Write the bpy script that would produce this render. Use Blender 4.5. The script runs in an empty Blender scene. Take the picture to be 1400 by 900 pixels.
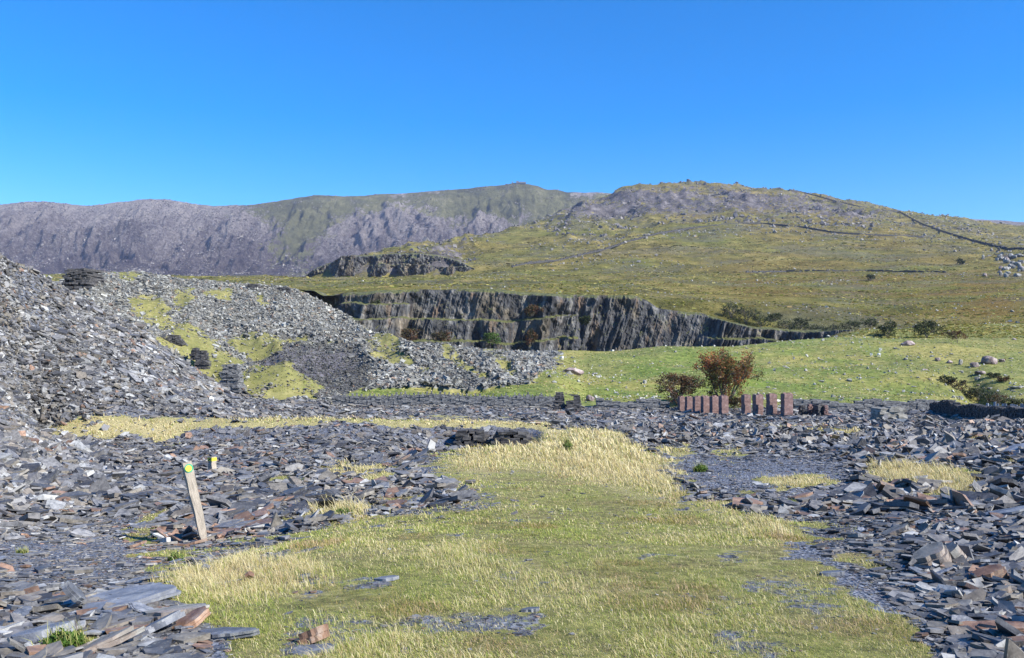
import bpy, math, random
import numpy as np
from mathutils import Vector, Matrix
random.seed(7)
R = np.random.default_rng(11)
SC = bpy.context.scene
F = 1142.0; HZ = 480.0            # focal length in photograph pixels, horizon row
# ---------------------------------------------------------------- camera
cam_d = bpy.data.cameras.new('camera'); cam = bpy.data.objects.new('camera', cam_d)
SC.collection.objects.link(cam); SC.camera = cam
cam.location = (0, 0, 0); cam.rotation_euler = (math.radians(90), 0, 0)
cam_d.sensor_fit = 'HORIZONTAL'; cam_d.sensor_width = 36.0
cam_d.lens = 36.0 * F / 1400.0
cam_d.shift_y = (HZ - 450.0) / 1400.0
cam_d.clip_start = 0.05; cam_d.clip_end = 30000
# ---------------------------------------------------------------- light
SUN_AZ, SUN_EL = 118.0, 37.0      # clockwise from the view direction, above the horizon
w = bpy.data.worlds.new('World'); SC.world = w; w.use_nodes = True
nt = w.node_tree; nt.nodes.clear()
sky = nt.nodes.new('ShaderNodeTexSky'); sky.sky_type = 'NISHITA'; sky.sun_disc = False
sky.sun_elevation = math.radians(SUN_EL); sky.sun_rotation = math.radians(SUN_AZ)
sky.altitude = 300; sky.air_density = 1.0; sky.dust_density = 0.15; sky.ozone_density = 6.0
hs = nt.nodes.new('ShaderNodeHueSaturation'); hs.inputs['Saturation'].default_value = 1.38
hs.inputs['Hue'].default_value = 0.506
bg = nt.nodes.new('ShaderNodeBackground'); bg.inputs['Strength'].default_value = 0.115
ow = nt.nodes.new('ShaderNodeOutputWorld')
nt.links.new(sky.outputs[0], hs.inputs['Color']); nt.links.new(hs.outputs[0], bg.inputs[0]); nt.links.new(bg.outputs[0], ow.inputs[0])
sl = bpy.data.lights.new('sun', 'SUN'); sun = bpy.data.objects.new('sun', sl); SC.collection.objects.link(sun)
sl.energy = 5.0; sl.angle = math.radians(0.5); sl.color = (1.0, 0.955, 0.88)
a, e = math.radians(SUN_AZ), math.radians(SUN_EL)
SUNV = Vector((math.sin(a) * math.cos(e), math.cos(a) * math.cos(e), math.sin(e)))
sun.rotation_euler = SUNV.to_track_quat('Z', 'Y').to_euler()
SC.view_settings.view_transform = 'Standard'; SC.view_settings.look = 'None'
SC.view_settings.exposure = 1.02; SC.view_settings.gamma = 1.0
SC.cycles.max_bounces = 6; SC.cycles.diffuse_bounces = 3; SC.cycles.glossy_bounces = 2
SC.cycles.transparent_max_bounces = 8; SC.cycles.use_denoising = True

# ---------------------------------------------------------------- numeric helpers
def _h(ix, iy, iz=0):
    n = (ix.astype(np.int64) * 374761393 + iy.astype(np.int64) * 668265263 + np.int64(iz) * 2147483647 if np.isscalar(iz)
         else ix.astype(np.int64) * 374761393 + iy.astype(np.int64) * 668265263 + iz.astype(np.int64) * 1274126177)
    n = (n ^ (n >> 13)) * 1274126177 & 0x7fffffff
    n = (n ^ (n >> 16)) * 668265263 & 0x7fffffff
    n = n ^ (n >> 15)
    return (n & 0xffff) / 65535.0
def vn(x, y, seed=0):
    x = x + seed * 17.31; y = y + seed * 9.77
    ix = np.floor(x); iy = np.floor(y); fx = x - ix; fy = y - iy
    fx = fx * fx * fx * (fx * (fx * 6 - 15) + 10); fy = fy * fy * fy * (fy * (fy * 6 - 15) + 10)
    a = _h(ix, iy); b = _h(ix + 1, iy); c = _h(ix, iy + 1); d = _h(ix + 1, iy + 1)
    return (a + (b - a) * fx) * (1 - fy) + (c + (d - c) * fx) * fy
def fbm(x, y, o=5, seed=0, gain=.5):
    s = 0; amp = 1; t = 0
    for k in range(o):
        s = s + amp * (vn(x, y, seed + k * 3) * 2 - 1); t += amp; amp *= gain; x = x * 2.03 + 3.1; y = y * 2.03 + 1.7
    return s / t
def ridged(x, y, o=5, seed=0):
    s = 0; amp = 1; t = 0
    for k in range(o):
        v = 1 - np.abs(vn(x, y, seed + k * 5) * 2 - 1); s = s + amp * v * v; t += amp; amp *= .52
        x = x * 2.1 + 5.3; y = y * 2.1 + 2.9
    return s / t
def sstep(a, b, x):
    t = np.clip((x - a) / (b - a), 0, 1); return t * t * (3 - 2 * t)
def blur(a, n, ax):
    if n < 1: return a
    k = 2 * n + 1; p = np.concatenate([np.repeat(np.take(a, [0], ax), n, ax), a, np.repeat(np.take(a, [-1], ax), n, ax)], ax)
    c = np.cumsum(p, ax, dtype=np.float64); z = np.zeros_like(np.take(c, [0], ax)); c = np.concatenate([z, c], ax)
    L = a.shape[ax]
    return (np.take(c, range(k, k + L), ax) - np.take(c, range(0, L), ax)) / k

# ---------------------------------------------------------------- masks of ground cover (photograph rows and columns)
def poly_mask(polys, soft=3):
    H, W = 500, 1000                   # covers u -300..1700, row 0..1000 at 2 px
    m = np.zeros((H, W)); yy, xx = np.mgrid[0:H, 0:W]; px = xx * 2 - 300 + 1; py = yy * 2 + 1
    for P in polys:
        wgt = 1.0
        if isinstance(P, tuple): P, wgt = P
        ins = np.zeros((H, W), bool); n = len(P)
        for i in range(n):
            x1, y1 = P[i]; x2, y2 = P[(i + 1) % n]
            if y1 == y2: continue
            c = ((y1 > py) != (y2 > py)) & (px < (x2 - x1) * (py - y1) / (y2 - y1) + x1); ins ^= c
        m = np.maximum(m, ins * wgt)
    for _ in range(2): m = blur(blur(m, soft, 0), soft, 1)
    return m
def msample(m, u, row):
    x = np.clip((u + 300) / 2, 0, 998.9); y = np.clip(row / 2, 0, 498.9)
    ix = x.astype(int); iy = y.astype(int); fx = x - ix; fy = y - iy
    return (m[iy, ix] * (1 - fx) + m[iy, ix + 1] * fx) * (1 - fy) + (m[iy + 1, ix] * (1 - fx) + m[iy + 1, ix + 1] * fx) * fy
TRACK = [(560,640),(600,625),(640,614),(740,598),(765,584),(800,582),(850,590),(880,612),(905,635),(935,680),(1010,698),(1060,712),(1110,738),(1150,775),(1215,812),(1250,850),(1290,900),(1340,990),(270,990),(290,880),(250,840),(230,800),(300,775),(370,762),(400,735),(480,712),(560,700),(620,690),(660,672),(650,660),(575,656)]
BERM = [(56,600),(75,582),(130,568),(250,573),(370,569),(480,565),(492,577),(380,584),(260,587),(245,600),(215,612),(190,596),(130,602),(95,596)]
LINE = [(440,567),(490,569),(560,570),(640,571),(700,573),(765,574),(765,590),(700,588),(600,585),(560,584),(480,579)]
RP = [[(1175,640),(1230,630),(1300,640),(1340,655),(1335,680),(1300,688),(1250,668),(1190,655)], [(1020,578),(1080,580),(1150,584),(1205,592),(1190,600),(1150,603),(1100,592),(1040,586)],
      [(1280,600),(1345,598),(1400,606),(1400,616),(1340,610)], [(1270,566),(1300,570),(1335,582),(1300,584)], [(900,612),(948,612),(950,622),(900,624)], [(975,605),(990,608),(1015,622),(1000,628)],
      [(1370,632),(1400,632),(1400,645),(1375,645)], [(1040,650),(1130,655),(1140,668),(1060,672)]]
LP = [[(440,640),(470,636),(540,640),(530,655),(450,655)], [(400,690),(500,688),(512,708),(430,712)], [(195,700),(250,700),(250,730),(190,728)], [(200,785),(260,760),(330,765),(300,800),(220,820)],
      [(320,655),(400,655),(395,668),(330,668)], [(60,862),(120,850),(130,895),(55,900)], [(640,608),(700,600),(735,598),(720,610),(650,618)]]
MOUND = [(335,510),(350,500),(390,500),(415,515),(440,540),(425,547),(345,547),(330,528)]
SPUR = [(185,440),(250,443),(290,455),(320,478),(347,498),(322,503),(303,512),(290,503),(262,478),(228,455)]
TIPG = [SPUR, MOUND, [(310,460),(560,462),(560,467),(310,465)], [(345,497),(395,497),(448,532),(440,537),(392,503),(345,503)], [(150,440),(200,452),(240,478),(232,482),(196,458),(150,446)], [(215,456),(235,462),(300,510),(322,530),(300,533),(255,495),(230,470)], [(172,406),(212,401),(232,428),(236,442),(188,440)], [(238,398),(268,395),(262,425),(246,436)],
        [(344,400),(366,400),(368,416),(354,419)], [(308,458),(390,460),(386,482),(350,487),(318,472)], [(448,418),(500,438),(550,462),(532,466),(480,442)], [(500,468),(545,466),(562,478),(595,502),(585,510),(545,482),(525,495),(510,485)],
        [(590,470),(640,488),(690,525),(665,522),(620,492)], [(650,476),(692,482),(735,522),(708,526)], [(150,372),(195,371),(190,384),(170,386)], [(280,398),(325,396),(320,412),(285,412)]]
SCREE = [[(694,482),(712,482),(722,523),(712,524)], [(712,486),(740,486),(762,492),(765,500),(735,502),(716,498)]]
M_WIDE = poly_mask([TRACK], 22)
M_FINES = poly_mask([[(870,600),(1000,608),(1150,622),(1180,655),(1100,690),(950,675),(900,640)], [(1100,715),(1210,785),(1300,865),(1345,900),(1290,900),(1215,812),(1100,740)], ([(0,735),(150,695),(260,770),(100,830),(0,800)], .7), ([(540,560),(740,556),(760,574),(540,572)], .6)], 7)
M_GRASS = np.maximum(poly_mask([TRACK], 7), poly_mask([BERM, LINE] + RP + LP, 2)); M_TRACK = poly_mask([TRACK], 4)
M_STRAW = poly_mask([[(596,630),(740,596),(762,582),(850,588),(885,612),(940,640),(930,690),(860,672),(800,655),(720,640),(640,650)], BERM, LINE,
                     ([(560,770),(640,740),(760,790),(880,800),(800,850),(640,810)], .25), ([(230,790),(330,760),(420,765),(470,800),(330,830),(250,820)], .6), ([(940,680),(1060,700),(1100,740),(1000,720)], .7)] + RP + LP[:2], 4)
M_TIPG = poly_mask(TIPG, 1)
M_SCREE = poly_mask(SCREE, 1)
M_DARK = poly_mask([[(330,486),(380,476),(400,466),(480,468),(500,490),(512,540),(440,548),(400,520),(350,497)], ([(560,470),(610,472),(690,528),(620,528)], .5)], 5)
M_BARE = poly_mask([([(300,860),(400,795),(470,800),(560,850),(640,830),(760,870),(640,900),(400,900)], .55), ([(560,690),(620,672),(700,668),(720,690),(620,705),(540,715)], .6),
                    ([(1040,740),(1140,780),(1200,830),(1240,900),(1100,860),(1020,800)], .5), ([(1060,850),(1240,850),(1260,900),(1050,900)], .4), ([(860,730),(950,730),(960,760),(870,760)], .35), ([(780,770),(860,770),(850,800),(790,800)], .35)], 8)
M_RUST = poly_mask([[(160,735),(330,690),(360,740),(300,770),(180,765)], [(1080,700),(1130,690),(1180,705),(1120,715)]], 8)
M_BROWN = poly_mask([[(1000,372),(1400,378),(1400,450),(1260,440),(1150,418),(1000,405)], ([(840,372),(1000,374),(1000,390),(860,388)], .8), ([(1060,330),(1260,325),(1330,345),(1200,355),(1080,350)], .6),
                     ([(1350,350),(1400,345),(1400,380)], .5), ([(640,375),(860,372),(860,380),(660,382)], .5), ([(1100,495),(1320,500),(1340,530),(1180,520)], .55), ([(600,300),(1400,290),(1400,380),(480,380)], .22), ([(850,255),(1060,258),(1300,300),(1200,310),(900,300)], .6)], 10)
M_LUSH = poly_mask([([(440,528),(640,528),(740,520),(760,550),(440,552)], 1), ([(900,480),(1200,470),(1330,540),(1280,556),(760,556),(820,500)], .8), ([(860,420),(1180,440),(1180,462),(1000,440),(870,430)], .9), ([(450,385),(870,388),(870,405),(450,405)], .35), ([(930,320),(1010,310),(1020,350),(900,360)], .4)], 8)
M_ROCK = poly_mask([([(425,368),(560,334),(640,322),(720,308),(800,275),(850,257),(960,252),(1120,265),(1200,283),(1260,300),(1190,312),(1000,298),(880,305),(760,318),(700,325),(640,350),(640,380),(425,382)], .9),
                    ([(1200,283),(1400,308),(1400,322),(1280,318)], .8), ([(1345,350),(1400,342),(1400,382),(1345,378)], .9), ([(780,270),(870,256),(1000,254),(1120,266),(1000,292),(860,300),(760,310)], 1.0), ([(900,330),(1120,340),(1100,362),(940,365),(880,345)], .4), ([(760,335),(900,315),(900,330),(780,360)], .5)], 8)

# ---------------------------------------------------------------- terrain from feature lines: (column, distance, row)
XU = 1900.0
def base(y): return float(np.interp(y, [3,4.5,6,8,12,16,20,30,40,50,60,80,100], [-1.62,-1.68,-1.8,-1.95,-2.4,-2.7,-2.95,-3.5,-4.0,-4.6,-5.2,-6.2,-6.8]))
def L(y, rows): return [(u, y, r) for u, r in rows]
ST = [
 L(3.0, [(0, HZ + 1.62 * F / 3)]), L(4.5, [(0, HZ + 1.70 * F / 4.5), (700, HZ + 1.68 * F / 4.5)]), L(6, [(0,830),(700,822),(1400,826)]),
 L(8, [(0,792),(275,785),(450,765),(700,758),(1100,765),(1400,762)]),
 L(12, [(-300,720),(0,742),(275,742),(450,720),(700,708),(1100,712),(1400,695)]),
 L(20, [(-300,620),(0,655),(80,672),(275,670),(450,657),(600,648),(900,650),(1150,648),(1400,630)]),
 L(28, [(-300,540),(0,605),(60,630),(275,640),(450,632),(550,623),(620,612),(700,609),(760,608),(900,620),(1100,620),(1400,602)]),
 L(33, [(-300,470),(0,560),(60,612),(150,622),(300,622),(450,620),(550,632),(600,640),(700,642),(728,632),(745,612),(780,600),(900,607),(1100,606),(1400,594)]),
 L(41.5, [(-300,350),(0,475),(50,598),(100,606),(300,601),(450,596),(550,604),(650,622),(722,620),(745,596),(780,590),(900,594),(1400,585)]),
 L(44, [(-300,310),(0,440),(40,590),(62,590),(80,581),(130,574),(250,577),(370,575),(450,573),(560,576),(640,578),(740,581),(780,587),(900,591),(1400,583)]),
 [(-300,46,285),(0,50,345),(20,52,358),(60,56,376),(100,60,400),(150,63,430),(200,65,452),(240,66,490),(300,68,528),(345,70,560),(420,70,571),(700,70,572),(900,70,574),(1100,70,573),(1250,70,576),(1400,70,574)],
 [(-300,80,420),(0,84,500),(300,86,545),(450,86,560),(800,86,562),(900,86,566),(1400,86,563)],
 L(92, [(0,500),(200,530),(300,535),(400,547),(470,551),(760,552),(800,555),(1100,558),(1280,561),(1400,578)]),
 L(100, [(0,490),(100,480),(150,470),(200,458),(240,492),(290,517),(330,507),(347,501),(390,500),(420,518),(445,538),(500,532),(560,528),(640,531),(700,525),(760,522),(800,540),(900,545),(1100,548),(1300,552),(1400,556)]),
 L(112, [(0,450),(100,440),(200,440),(250,445),(290,458),(320,480),(347,501),(400,516),(440,520),(500,506),(560,502),(640,507),(700,514),(760,514),(800,532),(900,532),(1100,537),(1290,540),(1340,545),(1400,540)]),
 L(121, [(0,440),(100,432),(180,446),(200,459),(250,466),(290,478),(320,490),(347,500),(400,492),(440,495),(500,488),(560,482),(600,494),(640,500),(700,509),(760,510),(800,524),(900,524),(1100,530),(1290,533),(1340,538),(1400,532)]),
 L(130, [(0,428),(100,420),(150,430),(200,440),(250,452),(310,463),(400,463),(480,464),(545,466),(600,482),(650,492),(700,503),(760,506),(800,517),(900,517),(1100,523),(1280,527),(1340,530),(1400,523)]),
 L(140, [(0,420),(90,415),(200,434),(300,452),(400,464),(480,465),(545,466),(600,478),(650,487),(700,498),(760,501),(800,507),(900,508),(1100,514),(1400,514)]),
 [(0,170,392),(50,170,395),(92,170,392),(100,170,380),(135,175,372),(190,180,371),(240,180,380),(300,182,386),(380,182,391),(400,182,394),(440,182,412),(480,180,437),(520,175,457),(550,175,466),(600,185,471),(640,185,476),(700,185,481),(760,185,482),(850,185,479),(900,185,475),(1000,185,475),(1100,190,468),(1200,190,462),(1300,190,460),(1400,190,466)],
 L(225, [(0,440),(60,440),(420,440),(440,541),(1070,541),(1100,482),(1130,467),(1180,458),(1300,451),(1400,450)]),
 L(302.5, [(0,401),(420,401),(440,527),(1060,527),(1100,480),(1130,464),(1150,458),(1200,449),(1300,442),(1400,440)]),
 L(308, [(0,400),(430,400),(440,411),(480,407),(550,402),(640,399),(760,403),(865,409),(885,418),(900,430),(960,439),(1000,452),(1050,457),(1100,461),(1150,456),(1200,446),(1300,438),(1400,436)]),
 L(335, [(0,398),(430,400),(640,396),(865,402),(900,410),(1000,417),(1100,425),(1200,431),(1400,425)]),
 L(500, [(0,390),(430,392),(640,388),(865,390),(1000,397),(1200,400),(1400,396)]),
 L(800, [(-300,372),(0,377),(90,375),(200,376),(420,378),(500,380),(640,377),(865,374),(1000,374),(1200,372),(1400,366)]),
 L(878, [(0,385),(415,385),(430,381),(570,381),(640,378),(700,370),(865,366),(1000,364),(1200,361),(1400,354)]),
 L(905, [(0,386),(415,386),(425,374),(450,361),(480,354),(520,350),(570,349),(600,352),(640,366),(700,364),(865,362),(1000,360),(1200,357),(1400,350)]),
 L(1100, [(0,400),(420,397),(440,385),(480,353),(560,338),(640,346),(700,346),(865,338),(1000,336),(1200,336),(1400,336)]),
 L(1400, [(0,410),(440,395),(480,370),(560,336),(640,326),(700,329),(800,322),(865,313),(980,303),(1150,308),(1250,318),(1400,331)]),
 L(1550, [(0,415),(480,400),(560,350),(640,323),(700,315),(760,316),(865,312),(980,305),(1150,310),(1300,322),(1400,330)]),
 L(1900, [(0,420),(560,400),(640,340),(700,312),(740,303),(800,290),(865,285),(980,281),(1100,288),(1200,297),(1300,308),(1400,318)]),
 L(2300, [(0,430),(640,395),(700,340),(740,304),(800,274),(840,261),(870,254),(900,251),(960,250),(1060,256),(1120,264),(1200,282),(1300,298),(1390,308),(1500,316),(1900,330)]),
 L(3000, [(0,440),(700,420),(1000,400),(1900,400)]),
]
UT = np.arange(-500, XU + 1, 2.0); YT = np.geomspace(2.5, 3000, 1500); LYT = np.log(YT)
YK = np.array([np.interp(UT, [p[0] for p in s], [p[1] for p in s]) for s in ST])
RK = np.array([np.interp(UT, [p[0] for p in s], [p[2] for p in s]) for s in ST])
ZK = (HZ - RK) * YK / F
TAB = np.empty((len(UT), len(YT)))
for i in range(len(UT)): TAB[i] = np.interp(YT, YK[:, i], ZK[:, i])
TAB = blur(blur(TAB, 2, 0), 2, 1)
def table(x, y):
    yc = np.maximum(y, 2.5); u = np.clip(700 + F * x / np.maximum(y, 3.5), -500, XU - .01)
    fu = (u + 500) / 2; iu = np.minimum(fu.astype(int), len(UT) - 2); fu = fu - iu
    fy = (np.log(np.minimum(yc, 2999)) - LYT[0]) / (LYT[1] - LYT[0]); iy = np.clip(fy.astype(int), 0, len(YT) - 2); fy = fy - iy
    return (TAB[iu, iy] * (1 - fu) + TAB[iu + 1, iy] * fu) * (1 - fy) + (TAB[iu, iy + 1] * (1 - fu) + TAB[iu + 1, iy + 1] * fu) * fy
def pix(x, y, z):
    yy = np.maximum(y, 2.5); return 700 + F * x / yy, HZ - F * z / yy
def tipzone(u, y): return sstep(762, 745, u) * sstep(88, 92, y) * (1 - sstep(192, 200, y)) * (1 - sstep(455, 462, u) * sstep(0, 1, (528 - 0) * 0 + 0))
def cover(x, y, z):
    """grass cover 0..1, straw, at ground points"""
    u, row = pix(x, y, z)
    isl = sstep(.20, .34, fbm(x * 1.1 + 3, y * 1.1, 4, 33)) * sstep(.03, .3, msample(M_WIDE, u, row)) * sstep(45, 40, y)
    sc = np.where(y > 90, .24, np.clip((row - 540) / 110, .12, 2.0))
    u = u + 62 * sc * fbm(x * .8 + 5, y * .8, 5, 31, .6); row = row + 20 * sc * fbm(x * .9, y * .9 + 9, 5, 32, .6)
    g = msample(M_GRASS, u, row)
    nz = fbm(x * 1.6, y * 1.6, 5, 3, .65); bare = msample(M_BARE, u, row)
    near = 1 - sstep(88, 92, y)
    g = sstep(.15, .85, g + nz * .62 * sstep(0, .06, g)); g = np.maximum(g, isl * .8)
    g = g * (1 - .5 * sstep(.1, .75, bare + nz * .8) * sstep(0, .1, bare)) * (1 - .4 * sstep(.15, .55, nz))
    # tips: slate unless painted; the field grass
    tip = ((u < 765) & (y > 88) & (y < 200)).astype(float)
    below = (row > np.interp(u, [440,455,500,560,640,700,720,765], [560,547,531,527,531,523,523,486])) & (u > 440)
    tg = np.maximum(msample(M_TIPG, u, row), below * 1.0) * (1 - msample(M_SCREE, u, row))
    tg = sstep(.3, .75, tg + fbm(x * .3, y * .3, 5, 9) * .28) * np.where(below, 1, .86 + .3 * fbm(x * .6, y * .6, 3, 19))
    far = np.where(tip > 0, tg, 1 - sstep(.4, .7, msample(M_SCREE, u, row)))
    return near * g + (1 - near) * far
def hnoise(x, y, z):
    u, row = pix(x, y, z); g = cover(x, y, z)
    n = 0.03 * fbm(x * .8, y * .8, 3, 1) * sstep(1, 4, y)
    n = n + (1 - g) * sstep(5, 18, y) * (1 - sstep(190, 230, y)) * (.14 * fbm(x * .45, y * .45, 5, 2) + .1 * np.clip(y / 60, 0, 2.2) * fbm(x * .2, y * .2, 5, 4))
    n = n + g * sstep(40, 95, y) * (1 - sstep(500, 800, y)) * (.3 * fbm(x * .09, y * .09, 5, 5) + 1.5 * fbm(x * .035, y * .06, 3, 15))
    tz = sstep(104, 120, y) * sstep(186, 160, y) * sstep(745, 700, u)
    n = n + tz * ((ridged(x * .055 + .02 * y, y * .022, 3, 16) - .5) * 3.2 + (ridged(x * .15, y * .06, 3, 17) - .5) * 1.0)
    m = sstep(250, 420, y)
    n = n + m * fbm(x * .02, y * .02, 6, 6) * np.clip(y / 260, 0, 4.5)
    rk = msample(M_ROCK, u, row) * sstep(700, 900, y)
    n = n + rk * ((ridged(x * .011, y * .006, 6, 8) - .45) * np.clip(y / 45, 0, 46) + (ridged(x * .04, y * .02, 4, 18) - .5) * 9)
    gul = np.exp(-((u - 1335 - (530 - row) * -.9) / 22) ** 2) * np.exp(-((row - 528) / 20) ** 2) * ((y > 92) & (y < 200))
    return n - gul * 2.6
def H(x, y):
    x = np.asarray(x, float); y = np.asarray(y, float); z = table(x, y); return z + hnoise(x, y, z)
def H1(x, y): return float(H(np.array([x]), np.array([y]))[0])
def hit(u, row, y0=3.0, y1=2900):
    """first ground point seen at a column and row of the photograph, beyond distance y0"""
    ys = np.geomspace(y0, y1, 2500); xs = (u - 700) * ys / F; zs = H(xs, ys); r = HZ - F * zs / ys
    k = np.nonzero(r <= row)[0]; k = k[0] if len(k) else len(ys) - 1
    return Vector((xs[k], ys[k], zs[k]))

# ---------------------------------------------------------------- mesh helpers
COL = SC.collection
def mesh_np(name, V, faces_flat, totals, attrs=None, smooth=False):
    me = bpy.data.meshes.new(name); V = np.ascontiguousarray(V, np.float32)
    me.vertices.add(len(V)); me.vertices.foreach_set('co', V.ravel())
    me.loops.add(len(faces_flat)); me.loops.foreach_set('vertex_index', np.ascontiguousarray(faces_flat, np.int32))
    totals = np.ascontiguousarray(totals, np.int32); st = np.concatenate([[0], np.cumsum(totals)[:-1]]).astype(np.int32)
    me.polygons.add(len(totals)); me.polygons.foreach_set('loop_start', st)
    me.polygons.foreach_set('use_smooth', np.full(len(totals), bool(smooth)))
    me.update(calc_edges=True)
    for k, v in (attrs or {}).items():
        v = np.asarray(v, np.float32)
        if v.ndim == 1: a = me.attributes.new(k, 'FLOAT', 'POINT'); a.data.foreach_set('value', v)
        else: a = me.attributes.new(k, 'FLOAT_COLOR', 'POINT'); a.data.foreach_set('color', np.concatenate([v, np.ones((len(v), 1), np.float32)], 1).ravel())
    return me
def grid_mesh(name, X, Y, Z, attrs, smooth=True):
    n, m = X.shape; V = np.stack([X, Y, Z], -1).reshape(-1, 3)
    i = np.arange(n * m).reshape(n, m); q = np.stack([i[:-1, :-1], i[1:, :-1], i[1:, 1:], i[:-1, 1:]], -1).reshape(-1)
    return mesh_np(name, V, q, np.full(len(q) // 4, 4), {k: v.reshape(-1) if v.ndim == 2 else v.reshape(-1, 3) for k, v in attrs.items()}, smooth)
def link(name, me, mat=None, parent=None, loc=None, rz=None):
    o = bpy.data.objects.new(name, me); COL.objects.link(o)
    if mat and me is not None and not me.materials: me.materials.append(mat)
    if parent: o.parent = parent
    if loc is not None: o.location = loc
    if rz is not None: o.rotation_euler[2] = rz
    return o
def tag(o, label=None, cat=None, group=None, kind=None):
    if label: o['label'] = label
    if cat: o['category'] = cat
    if group: o['group'] = group
    if kind: o['kind'] = kind
    elif cat: o['kind'] = 'thing'
    return o
def poly_obj(name, V, Fc, mat, parent=None, loc=None, smooth=False):
    me = bpy.data.meshes.new(name); me.from_pydata([tuple(v) for v in V], [], Fc)
    me.polygons.foreach_set('use_smooth', [bool(smooth)] * len(me.polygons))
    return link(name, me, mat, parent, loc)
class MB:
    def __init__(s): s.V = []; s.F = []
    def box(s, c, size, rot=None, jit=0, taper=1):
        b = len(s.V); sx, sy, sz = [k / 2 for k in size]
        for dz in (-1, 1):
            t = taper if dz > 0 else 1
            for dx, dy in ((-1, -1), (1, -1), (1, 1), (-1, 1)):
                p = Vector((dx * sx * t, dy * sy * t, dz * sz)) + Vector([random.uniform(-jit, jit) for _ in range(3)])
                if rot is not None: p = rot @ p
                s.V.append(p + Vector(c))
        s.F += [(b, b+3, b+2, b+1), (b+4, b+5, b+6, b+7), (b, b+1, b+5, b+4), (b+1, b+2, b+6, b+5), (b+2, b+3, b+7, b+6), (b+3, b, b+4, b+7)]
    def tube(s, p, r, n=6):
        b = len(s.V); k = len(p)
        for i, q in enumerate(p):
            d = (p[min(i + 1, k - 1)] - p[max(i - 1, 0)]).normalized(); a = d.orthogonal().normalized(); c = d.cross(a)
            for j in range(n): t = 2 * math.pi * j / n; s.V.append(q + (a * math.cos(t) + c * math.sin(t)) * r[i])
        for i in range(k - 1):
            for j in range(n): s.F.append((b + i*n + j, b + i*n + (j+1) % n, b + (i+1)*n + (j+1) % n, b + (i+1)*n + j))
        s.F.append(tuple(b + j for j in range(n))[::-1]); s.F.append(tuple(b + (k-1)*n + j for j in range(n)))
    def obj(s, name, mat, parent=None, loc=None, smooth=False): return poly_obj(name, s.V, s.F, mat, parent, loc, smooth)

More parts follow.
